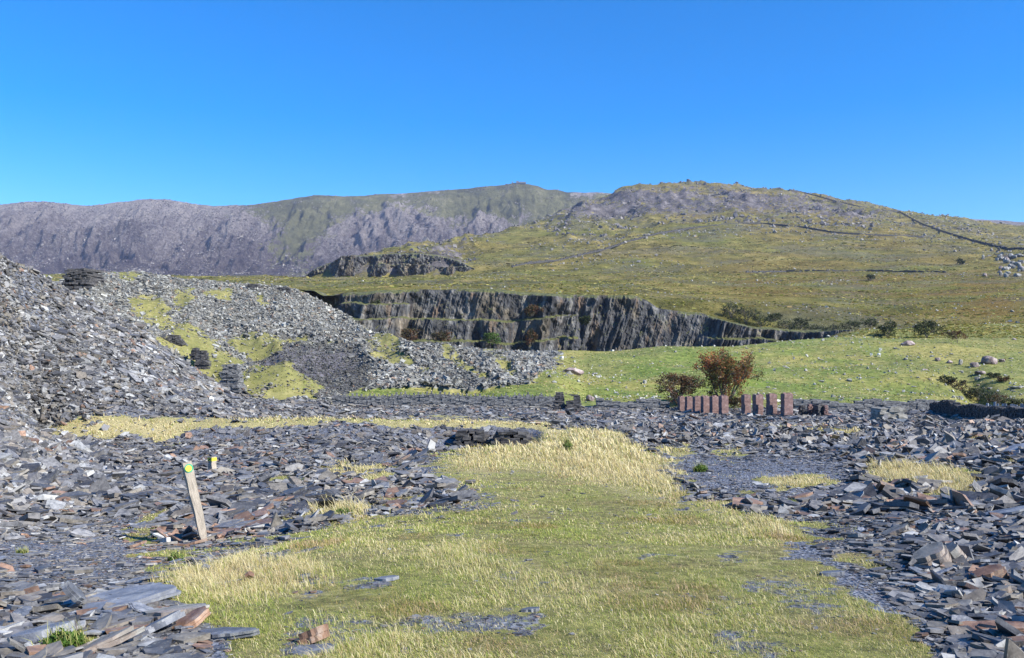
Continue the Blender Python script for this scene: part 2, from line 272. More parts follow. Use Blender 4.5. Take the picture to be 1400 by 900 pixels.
# ---------------------------------------------------------------- materials
class NT:
    def __init__(s, name, rough=.8, spec=.3):
        s.m = bpy.data.materials.new(name); s.m.use_nodes = True; s.t = s.m.node_tree; s.t.nodes.clear()
        s.out = s.n('ShaderNodeOutputMaterial'); s.b = s.n('ShaderNodeBsdfPrincipled'); s.l(s.b.outputs[0], s.out.inputs[0])
        s.b.inputs['Roughness'].default_value = rough; s.b.inputs['Specular IOR Level'].default_value = spec
    def n(s, t, **k):
        x = s.t.nodes.new(t)
        for a, v in k.items():
            if a in ('inp',):
                for i, vv in v.items(): x.inputs[i].default_value = vv
            else: setattr(x, a, v)
        return x
    def l(s, a, b): s.t.links.new(a, b)
    def pos(s):
        if not hasattr(s, '_p'): s._p = s.n('ShaderNodeNewGeometry').outputs['Position']
        return s._p
    def objc(s): return s.n('ShaderNodeTexCoord').outputs['Object']
    def noise(s, scale, det=6, rough=.6, vec=None, sc3=None):
        v = vec if vec is not None else s.pos()
        if sc3: mp = s.n('ShaderNodeMapping'); mp.inputs['Scale'].default_value = sc3; s.l(v, mp.inputs[0]); v = mp.outputs[0]
        x = s.n('ShaderNodeTexNoise', inp={'Scale': scale, 'Detail': det, 'Roughness': rough}); s.l(v, x.inputs['Vector'])
        r = s.n('ShaderNodeMapRange', inp={1: .5 - .5 / 1.75, 2: .5 + .5 / 1.75, 3: 0, 4: 1}); s.l(x.outputs['Fac'], r.inputs[0]); return r.outputs[0]
    def voro(s, scale, out='Color', feature='F1', vec=None, sc3=None, rnd=1):
        v = vec if vec is not None else s.pos()
        if sc3: mp = s.n('ShaderNodeMapping'); mp.inputs['Scale'].default_value = sc3; s.l(v, mp.inputs[0]); v = mp.outputs[0]
        x = s.n('ShaderNodeTexVoronoi', feature=feature, inp={'Scale': scale, 'Randomness': rnd}); s.l(v, x.inputs['Vector']); return x.outputs[out]
    def ramp(s, fac, pts, interp='LINEAR'):
        x = s.n('ShaderNodeValToRGB'); cr = x.color_ramp; cr.interpolation = interp
        while len(cr.elements) < len(pts): cr.elements.new(.5)
        for e, (p, c) in zip(cr.elements, pts):
            e.position = p; e.color = (*c, 1) if isinstance(c, (tuple, list)) else (c, c, c, 1)
        s.l(fac, x.inputs[0]); return x.outputs[0]
    def mix(s, fac, a, b, mode='MIX'):
        x = s.n('ShaderNodeMix', data_type='RGBA', blend_type=mode)
        for v, i in ((fac, 0), (a, 6), (b, 7)):
            if isinstance(v, (int, float)): x.inputs[i].default_value = v
            elif isinstance(v, tuple): x.inputs[i].default_value = (*v, 1)
            else: s.l(v, x.inputs[i])
        return x.outputs[2]
    def math(s, op, a, b=None, clamp=False):
        x = s.n('ShaderNodeMath', operation=op, use_clamp=clamp)
        for v, i in ((a, 0), (b, 1)):
            if v is None: continue
            if isinstance(v, (int, float)): x.inputs[i].default_value = v
            else: s.l(v, x.inputs[i])
        return x.outputs[0]
    def attr(s, name, out='Fac'): x = s.n('ShaderNodeAttribute', attribute_name=name); return x.outputs[out]
    def bump(s, h, strength=.5, dist=.02, prev=None):
        x = s.n('ShaderNodeBump', inp={'Strength': strength, 'Distance': dist}); s.l(h, x.inputs['Height'])
        if prev is not None: s.l(prev, x.inputs['Normal'])
        s.l(x.outputs[0], s.b.inputs['Normal']); return x.outputs[0]
    def color(s, c):
        if isinstance(c, tuple): s.b.inputs['Base Color'].default_value = (*c, 1)
        else: s.l(c, s.b.inputs['Base Color'])
        return s
    def thresh(s, fac, a, b): return s.ramp(fac, [(a, 0.0), (b, 1.0)])

SL_D = (.030, .034, .046); SL_M = (.105, .115, .14); SL_L = (.23, .245, .275)
# ground sheet
g = NT('ground_cover', .85, .25)
gr = g.attr('m_grass'); st = g.attr('m_straw'); lu = g.attr('m_lush'); br = g.attr('m_brown'); tp = g.attr('m_far'); dk = g.attr('m_dark'); rs = g.attr('m_rust')
chip_near = g.voro(26, 'Color', sc3=(1, .6, 1)); chip_mid = g.voro(2.2, 'Color', sc3=(1, .5, 2.5)); 
chip = g.mix(tp, g.ramp(g.mix(1, chip_near, (1,1,1), 'MULTIPLY'), [(0, SL_D), (.5, SL_M), (1, SL_L)]), g.ramp(chip_mid, [(0, (.05,.052,.05)), (.45, (.15,.15,.14)), (1, (.30,.30,.275))]))
chip = g.mix(g.math('MULTIPLY', g.thresh(g.noise(9, 5), .55, .7), .45), chip, (.09, .06, .045))
chip = g.mix(g.math('MULTIPLY', dk, .8), chip, g.ramp(g.noise(1.2, 8, .7), [(.3, (.045,.042,.05)), (.7, (.13,.12,.14))]))
gn = g.noise(7, 7, .7); gl = g.noise(.35, 5, .6)
shortg = g.mix(g.thresh(g.noise(.9, 8, .75), .35, .65), g.ramp(gn, [(.2, (.085,.093,.022)), (.5, (.20,.21,.055)), (.8, (.35,.33,.11))]), g.ramp(gn, [(.2, (.078,.068,.03)), (.55, (.215,.19,.075)), (.85, (.37,.315,.15))]))
straw = g.ramp(g.noise(14, 6, .7), [(.2, (.24,.20,.09)), (.8, (.54,.47,.25))])
fn = g.noise(.9, 9, .72); fl = g.noise(.045, 6, .6)
field = g.ramp(fn, [(.2, (.06,.075,.02)), (.5, (.135,.152,.040)), (.8, (.26,.245,.09))])
field = g.mix(g.thresh(fl, .42, .62), field, g.ramp(fn, [(.25, (.14,.135,.03)), (.75, (.33,.29,.095))]))
field = g.mix(g.math('MULTIPLY', lu, g.thresh(g.noise(.1, 5), .35, .6)), field, g.ramp(fn, [(.3, (.035,.075,.01)), (.7, (.15,.21,.035))]))
field = g.mix(g.math('MULTIPLY', br, g.thresh(g.noise(.06, 7, .65), .3, .6)), field, g.ramp(fn, [(.2, (.07,.055,.02)), (.8, (.21,.165,.06))]))
field = g.mix(g.math('MULTIPLY', g.math('MULTIPLY', st, tp), .9), field, g.ramp(g.mix(.5, fn, g.noise(.22, 6, .7)), [(.2, (.088,.09,.03)), (.5, (.185,.175,.06)), (.8, (.32,.28,.125))]))
grass = g.mix(g.math('MULTIPLY', tp, 1.0), g.mix(st, shortg, straw), field)
edge = g.math('ADD', gr, g.math('MULTIPLY', g.math('SUBTRACT', g.noise(6, 6, .7), .5), .9))
c = g.mix(g.thresh(edge, .42, .58), chip, grass)
g.color(c); hb = g.mix(tp, g.mix(gr, g.voro(26, 'Distance', sc3=(1, .6, 1)), g.noise(30, 6, .8)), g.noise(1.5, 8, .75))
g.bump(hb, .9, .03)
g.l(g.math('SUBTRACT', .92, g.math('MULTIPLY', g.math('SUBTRACT', 1, gr), .35)), g.b.inputs['Roughness'])
MG = g.m
# moorland and hill
g = NT('moorland_cover', .95, .1)
rk = g.attr('m_rock'); br = g.attr('m_brown'); lu = g.attr('m_lush'); nf = g.attr('m_near')
n1 = g.noise(.035, 9, .68); n2 = g.noise(.006, 7, .6); n3 = g.noise(.35, 6, .75)
moor = g.ramp(n1, [(.28, (.065,.06,.018)), (.45, (.138,.125,.036)), (.6, (.21,.178,.056)), (.8, (.31,.25,.095))])
moor2 = g.ramp(n1, [(.25, (.072,.078,.02)), (.6, (.16,.162,.04)), (.85, (.28,.24,.085))])
moor = g.mix(g.thresh(n2, .42, .6), moor, moor2)
moor = g.mix(g.math('MULTIPLY', br, g.thresh(g.noise(.02, 8, .7, sc3=(.6, 1, 1)), .32, .56)), moor, g.ramp(n3, [(.2, (.085,.058,.014)), (.8, (.26,.175,.05))]))
moor = g.mix(g.math('MULTIPLY', lu, g.thresh(g.noise(.05, 6), .38, .6)), moor, g.ramp(n3, [(.3, (.045,.062,.014)), (.7, (.15,.18,.035))]))
rock = g.ramp(g.noise(.05, 12, .78), [(.3, (.045,.04,.042)), (.5, (.105,.095,.095)), (.75, (.22,.20,.195))])
rf = g.math('ADD', g.math('MULTIPLY', rk, .42), g.math('MULTIPLY', g.noise(.03, 12, .78), .54))
geo = g.n('ShaderNodeNewGeometry'); sp = g.n('ShaderNodeSeparateXYZ'); g.l(geo.outputs['True Normal'], sp.inputs[0])
steep = g.math('MULTIPLY', g.math('SUBTRACT', .92, sp.outputs[2]), 1.1)
rf = g.math('ADD', rf, g.math('MULTIPLY', rk, steep))
rmix = g.math('MULTIPLY', g.thresh(rf, .56, .68), g.thresh(rk, .02, .2))
spk = g.thresh(g.voro(.16, 'Distance', rnd=1), .16, .10)
spk = g.math('MULTIPLY', g.math('MULTIPLY', spk, .5), g.thresh(g.noise(.012, 6, .6), .5, .62))
c = g.mix(g.math('MAXIMUM', rmix, g.math('MULTIPLY', spk, .7)), moor, rock)
g.color(c); g.bump(g.noise(.12, 12, .78), .8, 3.0)
MM = g.m
# far mountain
g = NT('mountain_cover', .95, .1)
gs = g.attr('m_green')
nA = g.noise(.008, 12, .72); nB = g.noise(.0022, 8, .6); nS = g.noise(.018, 14, .86)
gul = g.noise(.009, 10, .7, sc3=(1.6, .35, .35))
spz = g.n('ShaderNodeSeparateXYZ'); g.l(g.pos(), spz.inputs[0]); hi = g.math('MULTIPLY', g.math('SUBTRACT', spz.outputs[2], 500), .0005)
nF = g.noise(.075, 10, .8)
rock = g.ramp(g.math('ADD', g.mix(.45, g.mix(.5, nS, gul), nF), hi), [(.32, (.045,.034,.040)), (.46, (.125,.106,.105)), (.57, (.25,.222,.21)), (.74, (.42,.38,.345))])
gre = g.ramp(nA, [(.3, (.085,.085,.042)), (.6, (.17,.165,.075)), (.8, (.27,.25,.14))])
geo = g.n('ShaderNodeNewGeometry'); sp = g.n('ShaderNodeSeparateXYZ'); g.l(geo.outputs['True Normal'], sp.inputs[0])
fac = g.math('ADD', g.math('MULTIPLY', gs, 1.35), g.math('ADD', g.math('MULTIPLY', g.math('SUBTRACT', nA, .5), 1.6), g.math('MULTIPLY', g.math('SUBTRACT', sp.outputs[2], .78), 1.2)))
c = g.mix(g.thresh(fac, .35, .6), rock, gre)
g.color(c); g.bump(g.mix(.5, nS, gul), 1.0, 45.0)
MF = g.m
# quarry rock
g = NT('quarry_rock', .75, .3)
n = g.noise(.35, 10, .72, sc3=(1, 1, .28)); n2 = g.noise(.06, 5, .6)
c = g.ramp(n, [(.2, (.016,.016,.018)), (.48, (.045,.046,.050)), (.68, (.115,.112,.106)), (.88, (.30,.275,.23))])  # random rock tone, pale end raised to imitate sunlit facets in the colour
c = g.mix(g.math('MULTIPLY', g.thresh(n2, .55, .68), .5), c, g.ramp(n, [(.3, (.05,.04,.022)), (.7, (.24,.19,.12))]))
geo = g.n('ShaderNodeNewGeometry'); sp = g.n('ShaderNodeSeparateXYZ'); g.l(geo.outputs['Normal'], sp.inputs[0])
vb = g.voro(.3, 'Color', sc3=(1, 1, .35)); c = g.mix(.75, c, g.ramp(vb, [(.15, .45), (.5, 1.0), (.85, 1.7)]), 'MULTIPLY')
spx = g.n('ShaderNodeSeparateXYZ'); g.l(g.pos(), spx.inputs[0]); stain = g.math('MULTIPLY', g.thresh(g.noise(.22, 8, .7, sc3=(1, 1, .15)), .62, .8), .7); c = g.mix(stain, c, (.20, .13, .075))
gt = g.math('ADD', sp.outputs[2], g.math('MULTIPLY', g.math('SUBTRACT', g.noise(.3, 7, .7), .5), .9))
c = g.mix(g.thresh(gt, .66, .86), c, g.ramp(g.noise(.8, 6, .7), [(.3, (.045,.05,.018)), (.6, (.12,.125,.035)), (.8, (.2,.19,.08))]))
g.color(c); g.bump(n, .9, .8); MQ = g.m
def slate_mat(name, fine, tint=(1, 1, 1), rough=.5, sp=.38):
    g = NT(name, rough, sp); c = g.attr('col', 'Color')
    n = g.noise(fine, 7, .7); c = g.mix(1, c, g.ramp(n, [(.3, .6), (.7, 1.25)]), 'MULTIPLY')
    li = g.thresh(g.noise(fine * 1.9, 6, .75), .63, .72); c = g.mix(g.math('MULTIPLY', li, .45), c, (.26, .265, .235))
    if tint != (1, 1, 1): c = g.mix(1, c, tint, 'MULTIPLY')
    g.color(c); g.bump(g.noise(fine * 2.5, 6, .7), .35, .012)
    g.l(g.ramp(n, [(.3, rough - .08), (.7, rough + .18)]), g.b.inputs['Roughness']); return g.m
MS = slate_mat('slate_waste', 9); MSF = slate_mat('slate_waste_weathered', 1.2, (1.0, 1.0, .95), .6, .35)
def obj_rock(name, ramp_pts, fine=3.0, rough=.7, spec=.35, bump=.03, lich=.4, lcol=(.34,.34,.30), rusty=0):
    g = NT(name, rough, spec); oi = g.n('ShaderNodeObjectInfo'); v = g.objc()
    n = g.noise(fine, 9, .72, vec=v); c = g.ramp(n, ramp_pts)
    k = g.math('ADD', .72, g.math('MULTIPLY', oi.outputs['Random'], .55)); cc = g.n('ShaderNodeCombineColor')
    for i in range(3): g.l(k, cc.inputs[i])
    c = g.mix(1, c, cc.outputs[0], 'MULTIPLY')
    c = g.mix(g.math('MULTIPLY', g.thresh(g.noise(fine * 2.3, 7, .75, vec=v), .56, .66), lich), c, lcol)
    if rusty: c = g.mix(g.math('MULTIPLY', g.thresh(g.noise(fine * .7, 5, .6, vec=v), .45, .6), rusty), c, (.19, .095, .05))
    g.color(c); g.bump(g.noise(fine * 2, 9, .75, vec=v), .6, bump); return g.m
M_SLAB = obj_rock('slate_slab_grey', [(.3, (.078,.085,.100)), (.55, (.145,.153,.175)), (.75, (.22,.23,.25))], 3.5, .46, .4, .012, .3)
M_SLABR = obj_rock('slate_slab_rusty', [(.3, (.09,.05,.035)), (.55, (.20,.115,.07)), (.75, (.30,.20,.14))], 3.5, .6, .4, .012, .2)
M_SLABP = obj_rock('slate_slab_pale', [(.3, (.12,.115,.10)), (.55, (.23,.22,.195)), (.75, (.33,.315,.285))], 3.0, .6, .4, .015, .3, rusty=.35)
M_BOUL = obj_rock('field_rock', [(.3, (.07,.07,.066)), (.5, (.18,.175,.163)), (.7, (.32,.31,.285))], 1.2, .85, .2, .06, .5, (.45,.45,.42))
M_BOULR = obj_rock('reddish_rock', [(.3, (.09,.07,.068)), (.5, (.20,.155,.15)), (.7, (.34,.28,.26))], 1.0, .85, .2, .06, .4)
def masonry(name, pts, scale, rough=.8):
    g = NT(name, rough, .3); v = g.objc()
    vc = g.voro(scale, 'Color', vec=v, sc3=(1, 1, 3.2)); c = g.ramp(vc, pts); c = g.mix(.5, c, g.ramp(g.noise(scale * 2, 7, .7, vec=v), pts)); g.color(c)
    g.bump(g.voro(scale, 'Distance', vec=v, sc3=(1, 1, 3.2)), .7, .04); return g.m
M_DRY = masonry('dry_stone', [(.2, (.03,.031,.035)), (.5, (.11,.112,.118)), (.8, (.26,.26,.25))], 4)
M_DRYD = masonry('dark_slate_masonry', [(.2, (.015,.015,.017)), (.5, (.055,.052,.052)), (.8, (.13,.125,.12))], 3)
g = NT('old_brick', .85, .2); v = g.objc(); oi = g.n('ShaderNodeObjectInfo')
bt = g.n('ShaderNodeTexBrick', inp={'Scale': 1.0, 'Mortar Size': .008, 'Mortar Smooth': .2, 'Brick Width': .23, 'Row Height': .075, 'Color1': (.30,.165,.14,1), 'Color2': (.19,.11,.10,1), 'Mortar': (.20,.17,.15,1)})
sv = g.n('ShaderNodeSeparateXYZ'); g.l(v, sv.inputs[0]); cx = g.n('ShaderNodeCombineXYZ'); g.l(g.math('ADD', sv.outputs[0], sv.outputs[1]), cx.inputs[0]); g.l(sv.outputs[2], cx.inputs[1]); g.l(cx.outputs[0], bt.inputs['Vector'])
c = g.mix(.55, bt.outputs['Color'], g.ramp(g.noise(2.2, 8, .75, vec=v), [(.25, (.09,.06,.058)), (.55, (.24,.155,.14)), (.8, (.42,.33,.30))]))
g.color(c); g.bump(g.mix(.5, bt.outputs['Fac'], g.noise(9, 6, .7, vec=v)), .6, .02); M_BRICK = g.m
def plain(name, c, rough=.7, spec=.3, vary=.35, scale=8, bump=.01):
    g = NT(name, rough, spec); v = g.objc(); n = g.noise(scale, 7, .7, vec=v)
    lo = tuple(k * (1 - vary) for k in c); hi = tuple(min(1, k * (1 + vary)) for k in c)
    g.color(g.ramp(n, [(.3, lo), (.7, hi)])); g.bump(n, .4, bump); return g.m
def leafmat(name, pts, tr=.35):
    g = NT(name, .65, .25); at = g.attr('rnd'); c = g.ramp(at, pts)
    g.color(c); t = g.n('ShaderNodeBsdfTranslucent'); g.l(c, t.inputs[0]); mx = g.n('ShaderNodeMixShader', inp={0: tr})
    g.l(g.b.outputs[0], mx.inputs[1]); g.l(t.outputs[0], mx.inputs[2]); g.l(mx.outputs[0], g.out.inputs[0]); return g.m
def grassmat(name):
    g = NT(name, .6, .25); c = g.attr('col', 'Color'); g.color(c); t = g.n('ShaderNodeBsdfTranslucent'); g.l(c, t.inputs[0]); mx = g.n('ShaderNodeMixShader', inp={0: .35})
    g.l(g.b.outputs[0], mx.inputs[1]); g.l(t.outputs[0], mx.inputs[2]); g.l(mx.outputs[0], g.out.inputs[0]); return g.m
M_BLADE = grassmat('grass_blades')
M_ROWAN = leafmat('rowan_leaves', [(0, (.035,.045,.012)), (.3, (.12,.11,.03)), (.5, (.22,.11,.04)), (.75, (.30,.085,.035)), (1, (.40,.17,.06))])
M_RBUSH = leafmat('russet_leaves', [(0, (.03,.035,.012)), (.5, (.075,.06,.022)), (.8, (.14,.06,.03)), (1, (.18,.085,.04))])
M_DKLEAF = leafmat('dark_leaves', [(0, (.016,.024,.01)), (.6, (.04,.055,.018)), (1, (.085,.10,.03))])
M_GLEAF = leafmat('green_leaves', [(0, (.03,.06,.01)), (.6, (.07,.14,.02)), (1, (.15,.22,.04))])
M_BARK = plain('bark', (.16,.14,.115), .9, .1)

# ---------------------------------------------------------------- ground and moorland sheets
ug = np.arange(-900, 2301, 3.2); ysA = np.concatenate([np.linspace(-40, 2.6, 40)[:-1], np.geomspace(2.6, 2950, 1180)])
UG, YG = np.meshgrid(ug, ysA, indexing='ij')
XG = (UG - 700) / F * (np.where(YG > 0, YG, -YG * .6) + 6)
ZT = table(XG, YG); ZG = ZT + hnoise(XG, YG, ZT)
uu, rr = pix(XG, YG, ZT)
cov = cover(XG, YG, ZT); cov = np.where(YG < 3.4, cover(XG, np.full_like(YG, 3.4), ZT) * 0 + sstep(-1.9, -1.3, XG) * sstep(3.2, 2.2, XG), cov)
at = {'m_grass': cov, 'm_straw': msample(M_STRAW, uu, rr), 'm_lush': msample(M_LUSH, uu, rr), 'm_brown': msample(M_BROWN, uu, rr),
      'm_far': sstep(60, 92, YG), 'm_dark': msample(M_DARK, uu, rr) * (YG > 90), 'm_rust': msample(M_RUST, uu, rr), 'm_rock': msample(M_ROCK, uu, rr) * (YG > 700)}
mus = ((uu < 765) & (YG > 91) & (YG < 200) & ~((rr > np.interp(uu, [440,455,500,560,640,700,720,765], [560,547,531,527,531,523,523,486])) & (uu > 440)))
at['m_straw'] = np.where(mus, .9, np.where(YG > 91, 0, at['m_straw']))
ks = int(np.searchsorted(ysA, 262))
def sub(sl, names): return {k: at[k][:, sl] for k in names}
sl1 = slice(0, ks + 1); sl2 = slice(ks, None)
tag(link('ground', grid_mesh('ground', XG[:, sl1], YG[:, sl1], ZG[:, sl1], sub(sl1, ['m_grass', 'm_straw', 'm_lush', 'm_brown', 'm_far', 'm_dark', 'm_rust'])), MG), kind='structure')
at['m_near'] = 1 - sstep(300, 700, YG)
tag(link('hill', grid_mesh('hill', XG[:, sl2], YG[:, sl2], ZG[:, sl2], sub(sl2, ['m_rock', 'm_brown', 'm_lush', 'm_near'])), MM), kind='structure')

# ---------------------------------------------------------------- far mountain
uf = np.arange(-700, 2000, 2.0); yf = np.concatenate([np.linspace(2700, 4300, 330), np.linspace(4310, 5200, 40)])
FS = [L(2700, [(0,400)]), L(3000, [(0,380),(1400,384)]), L(3500, [(-300,345),(0,338),(150,335),(290,345),(430,345),(700,338),(900,340)]),
      [(-700,4000,300),(-300,4000,305),(0,4000,279),(40,4000,275),(70,4000,276),(120,4000,281),(150,4000,277),(200,4000,272),(225,4000,272),(260,4000,277),(290,4000,282),(340,4000,280),(400,4100,271),(430,4100,266),(470,4100,268),(560,4200,263),(600,4200,260),(640,4200,257),(690,4200,252),(703,4200,249),(735,4200,253),(748,4200,259),(760,4200,258),(775,4200,262),(800,4200,263),(815,4200,262),(860,4200,266),(1000,4200,285),(2000,4200,330)],
      L(5200, [(0,400)])]
YK2 = np.array([np.interp(uf, [p[0] for p in s], [p[1] for p in s]) for s in FS]); RK2 = np.array([np.interp(uf, [p[0] for p in s], [p[2] for p in s]) for s in FS])
ZK2 = (HZ - RK2) * YK2 / F
TF = np.array([np.interp(yf, YK2[:, i], ZK2[:, i]) for i in range(len(uf))])
TF = blur(blur(TF, 1, 0), 2, 1)
UF, YF = np.meshgrid(uf, yf, indexing='ij'); XF = (UF - 700) / F * YF
t = np.clip((YF - 3000) / (YK2[3][:, None] - 3020), 0, 1.1); mid = np.clip(5 * t * (1 - t), 0, 1)
wx = XF + 160 * fbm(XF * .0016, YF * .0016, 4, 21)
rid = ridged(wx * .0036, YF * .0021, 6, 22) - .5
rid2 = ridged(wx * .013 + YF * .003, YF * .004, 5, 25) - .5
leftm = sstep(430, 330, UF)
ZF = TF + mid * (rid * (105 + 45 * leftm)) + mid * rid2 * 60 + mid * (ridged(XF * .03, YF * .012, 5, 27) - .5) * 26 + fbm(XF * .01, YF * .01, 5, 24) * (6 + 10 * mid)
rowF = HZ - F * TF / YF
gm = poly_mask([([(290,285),(430,268),(560,265),(690,268),(800,264),(860,270),(700,305),(640,300),(560,282),(470,290),(430,340),(420,372),(330,340),(400,330),(370,300)], 1), ([(130,290),(200,283),(190,300)], .4), ([(640,290),(800,280),(760,305),(660,310)], .6), ([(600,258),(700,247),(780,258),(790,285),(620,290)], .95)], 8)
tag(link('far_hill', grid_mesh('far_hill', XF, YF, ZF, {'m_green': msample(gm, UF, rowF)}), MF), kind='structure')

# broken rock and scree on the far mountain is built after the stone helpers
# ---------------------------------------------------------------- cliffs
def cliff(name, pts, mat, n, m, amp, per, benches, seed, lean=.35, cap=None, ybend=None):
    """pts: (column, distance of the top edge, row of the top, depth of the foot in metres)"""
    s = np.linspace(pts[0][0], pts[-1][0], n); yt = np.interp(s, [p[0] for p in pts], [p[1] for p in pts])
    rt = np.interp(s, [p[0] for p in pts], [p[2] for p in pts]); zb = np.interp(s, [p[0] for p in pts], [p[3] for p in pts])
    X0 = (s - 700) / F * yt; rg = np.random.default_rng(seed)
    zt = H(X0 * (yt + 14) / yt, yt + 14) - .1 if cap else (HZ - rt) * yt / F
    h = np.linspace(0, 1, m)
    S, Hh = np.meshgrid(X0, h, indexing='ij'); ZT_ = np.repeat(zt[:, None], m, 1); ZB = np.repeat(zb[:, None], m, 1)
    Z = ZT_ + (ZB - ZT_) * Hh; D = ZT_ - Z
    # facets: blocky saw teeth leaning with the strata
    def saw(q, seed2):
        r2 = np.random.default_rng(seed2); k = np.cumsum(r2.uniform(.35, 1.8, 400)) - 60; am = r2.uniform(.15, 1, 400); asym = r2.uniform(.3, .85, 400)
        idx = np.clip(np.searchsorted(k, q.ravel()) - 1, 0, 398).reshape(q.shape); t = (q - k[idx]) / (k[idx + 1] - k[idx]); A = asym[idx]
        v = np.where(t < A, t / A, (1 - t) / (1 - A)); return v * am[idx]
    q = S + Z * lean * (1 + .5 * fbm(S * .02, Z * .02, 2, seed))
    warp = 2.5 * fbm(S * .12, Z * .08, 4, seed + 1)
    d = amp * 1.25 * saw((q + warp * 1.6) / (per * 1.5), seed) + amp * .3 * saw((q * 1.1 + warp) / (per * .42) + 9, seed + 7) + amp * .13 * saw(q / (per * .1) + 3, seed + 8)
    d = d * (.3 + 1.5 * vn(S * .035, S * 0 + Z * .03, seed + 11)) + amp * 1.5 * saw((q * .9 + warp * 2) / (per * 3.6) + 5, seed + 12)
    d = d + amp * .5 * fbm(S * .05, Z * .05, 4, seed + 3) + amp * .22 * fbm(S * .5, Z * .35, 5, seed + 4)
    # benches: the face steps towards the camera below each
    for (rows, wd) in benches:
        rb = np.interp(s, [p[0] for p in rows], [p[1] for p in rows]); zbn = (HZ - rb) * yt / F
        jj = 1.6 * fbm(X0 * .09, X0 * 0, 5, seed + 5, .65)
        act = sstep(rows[0][0] - 6, rows[0][0] + 6, s) * sstep(rows[-1][0] + 6, rows[-1][0] - 6, s)
        d = d + sstep(.5, -.5, Z - (zbn + jj)[:, None]) * wd * act[:, None] * np.clip(.6 + 2.4 * fbm(S * .05, S * 0, 3, seed + 6), 0, 2)
    d = d + D * .1
    d = d * sstep(-.02, .05, Hh)
    Y = yt[:, None] - d
    X = S * Y / yt[:, None] * .0 + S + .3 * fbm(S * .4, Z * .4, 3, seed + 9)
    if cap:      # turf lip running back into the hill
        Yc = yt[:, None] + np.linspace(cap, 0.3, 5)[None, :] + 0 * S[:, :5]; Xc = S[:, :5] + 0 * Yc; Zc = zt[:, None] + .06 * np.linspace(1, 0, 5)[None, :] - .35 * (1 + fbm(X0 * .3, X0 * 0, 3, 7))[:, None] * np.linspace(0, 1, 5)[None, :] ** 3; 
        X = np.concatenate([Xc, X], 1); Y = np.concatenate([Yc, Y], 1); Z = np.concatenate([Zc, Z], 1)
    return tag(link(name, grid_mesh(name, X, Y, Z, {}, False), mat), kind='structure')
cliff('quarry_cliff', [(405,301,399,-2),(440,301,411,-13),(640,301,400,-13),(870,301,410,-13),(885,300,418,-13),(900,300,430,-13),(1000,300,452,-13),(1100,300,461,-13),(1150,300,456,-4)], MQ, 1500, 170, 5.5, 9.0,
      [([(430,417),(560,418)], 5), ([(440,440),(500,440),(560,437),(640,441),(700,440),(780,432),(872,425)], 7), ([(560,468),(700,470),(770,462),(850,470)], 6), ([(960,462),(1110,468)], 4)], 5, -.35, cap=15)
cliff('crag_cliff', [(418,905,377,50),(430,905,368,50),(450,905,360,50),(480,905,352,50),(520,905,348,50),(560,905,346,50),(600,905,349,55),(625,905,356,60),(650,905,368,66)], MQ, 520, 90, 16, 34, [([(500,362),(640,368)], 8)], 12, -.4)

# ---------------------------------------------------------------- loose slate
def normals(x, y, e=.25):
    e = np.maximum(e, y * .006); dx = (H(x + e, y) - H(x - e, y)) / (2 * e); dy = (H(x, y + e) - H(x, y - e)) / (2 * e)
    n = np.stack([-dx, -dy, np.ones_like(dx)], -1); return n / np.linalg.norm(n, axis=1, keepdims=True)
PAL = np.array([.95, .915, .86]) * np.array([[.150,.155,.168],[.108,.112,.126],[.195,.197,.200],[.070,.074,.085],[.170,.160,.142],[.130,.130,.136],[.045,.046,.052],[.150,.136,.120]])
def slate_cols(n, rust=.05, pale=.08, rg=R):
    c = PAL[rg.integers(0, len(PAL), n)] * rg.uniform(.75, 1.3, (n, 1)); r = rg.random(n)
    m = r < rust; c[m] = np.array([.20, .115, .075]) * rg.uniform(.6, 1.3, (m.sum(), 1))
    m = (r > 1 - pale); c[m] = np.array([.30, .30, .29]) * rg.uniform(.7, 1.2, (m.sum(), 1)); return c
def plates(P, Nn, size, thick, tilt, col, k=5, elong=(1.0, 2.3), rg=R):
    """P (n,3) centres; returns vertices, faces, colours of angular flat stones"""
    n = len(P); nn = Nn + rg.normal(0, 1, (n, 3)) * np.asarray(tilt).reshape(-1, 1); nn /= np.linalg.norm(nn, axis=1, keepdims=True)
    t = rg.normal(0, 1, (n, 3)); t -= nn * (t * nn).sum(1, keepdims=True); t /= np.linalg.norm(t, axis=1, keepdims=True); b = np.cross(nn, t)
    ang = (np.arange(k)[None] + rg.uniform(-.34, .34, (n, k))) * 2 * np.pi / k + rg.uniform(0, 6, (n, 1)); rad = rg.uniform(.62, 1.0, (n, k))
    el = rg.uniform(elong[0], elong[1], (n, 1)); sz = np.asarray(size).reshape(-1, 1) * .5
    u = np.cos(ang) * rad * sz * np.sqrt(el); v = np.sin(ang) * rad * sz / np.sqrt(el)
    base = P[:, None] + t[:, None] * u[..., None] + b[:, None] * v[..., None]; th = np.asarray(thick).reshape(-1, 1, 1)
    wob = rg.normal(0, .12, (n, k, 1)) * th
    top = base + nn[:, None] * (th * .5 + wob); sh = rg.uniform(.88, 1.04, (n, k, 1)); bot = P[:, None] + (base - P[:, None]) * sh - nn[:, None] * th * .5
    V = np.concatenate([top, bot], 1).reshape(-1, 3); o = (np.arange(n) * 2 * k)[:, None]
    a = np.arange(k); a2 = (a + 1) % k; side = np.stack([a + k, a2 + k, a2, a], -1).reshape(-1)
    loc = np.concatenate([a, a[::-1] + k, side]); fl = (o + loc[None]).reshape(-1)
    tot = np.tile(np.array([k, k] + [4] * k), n); C_ = np.repeat(col, 2 * k, 0)
    return V, fl, tot, C_
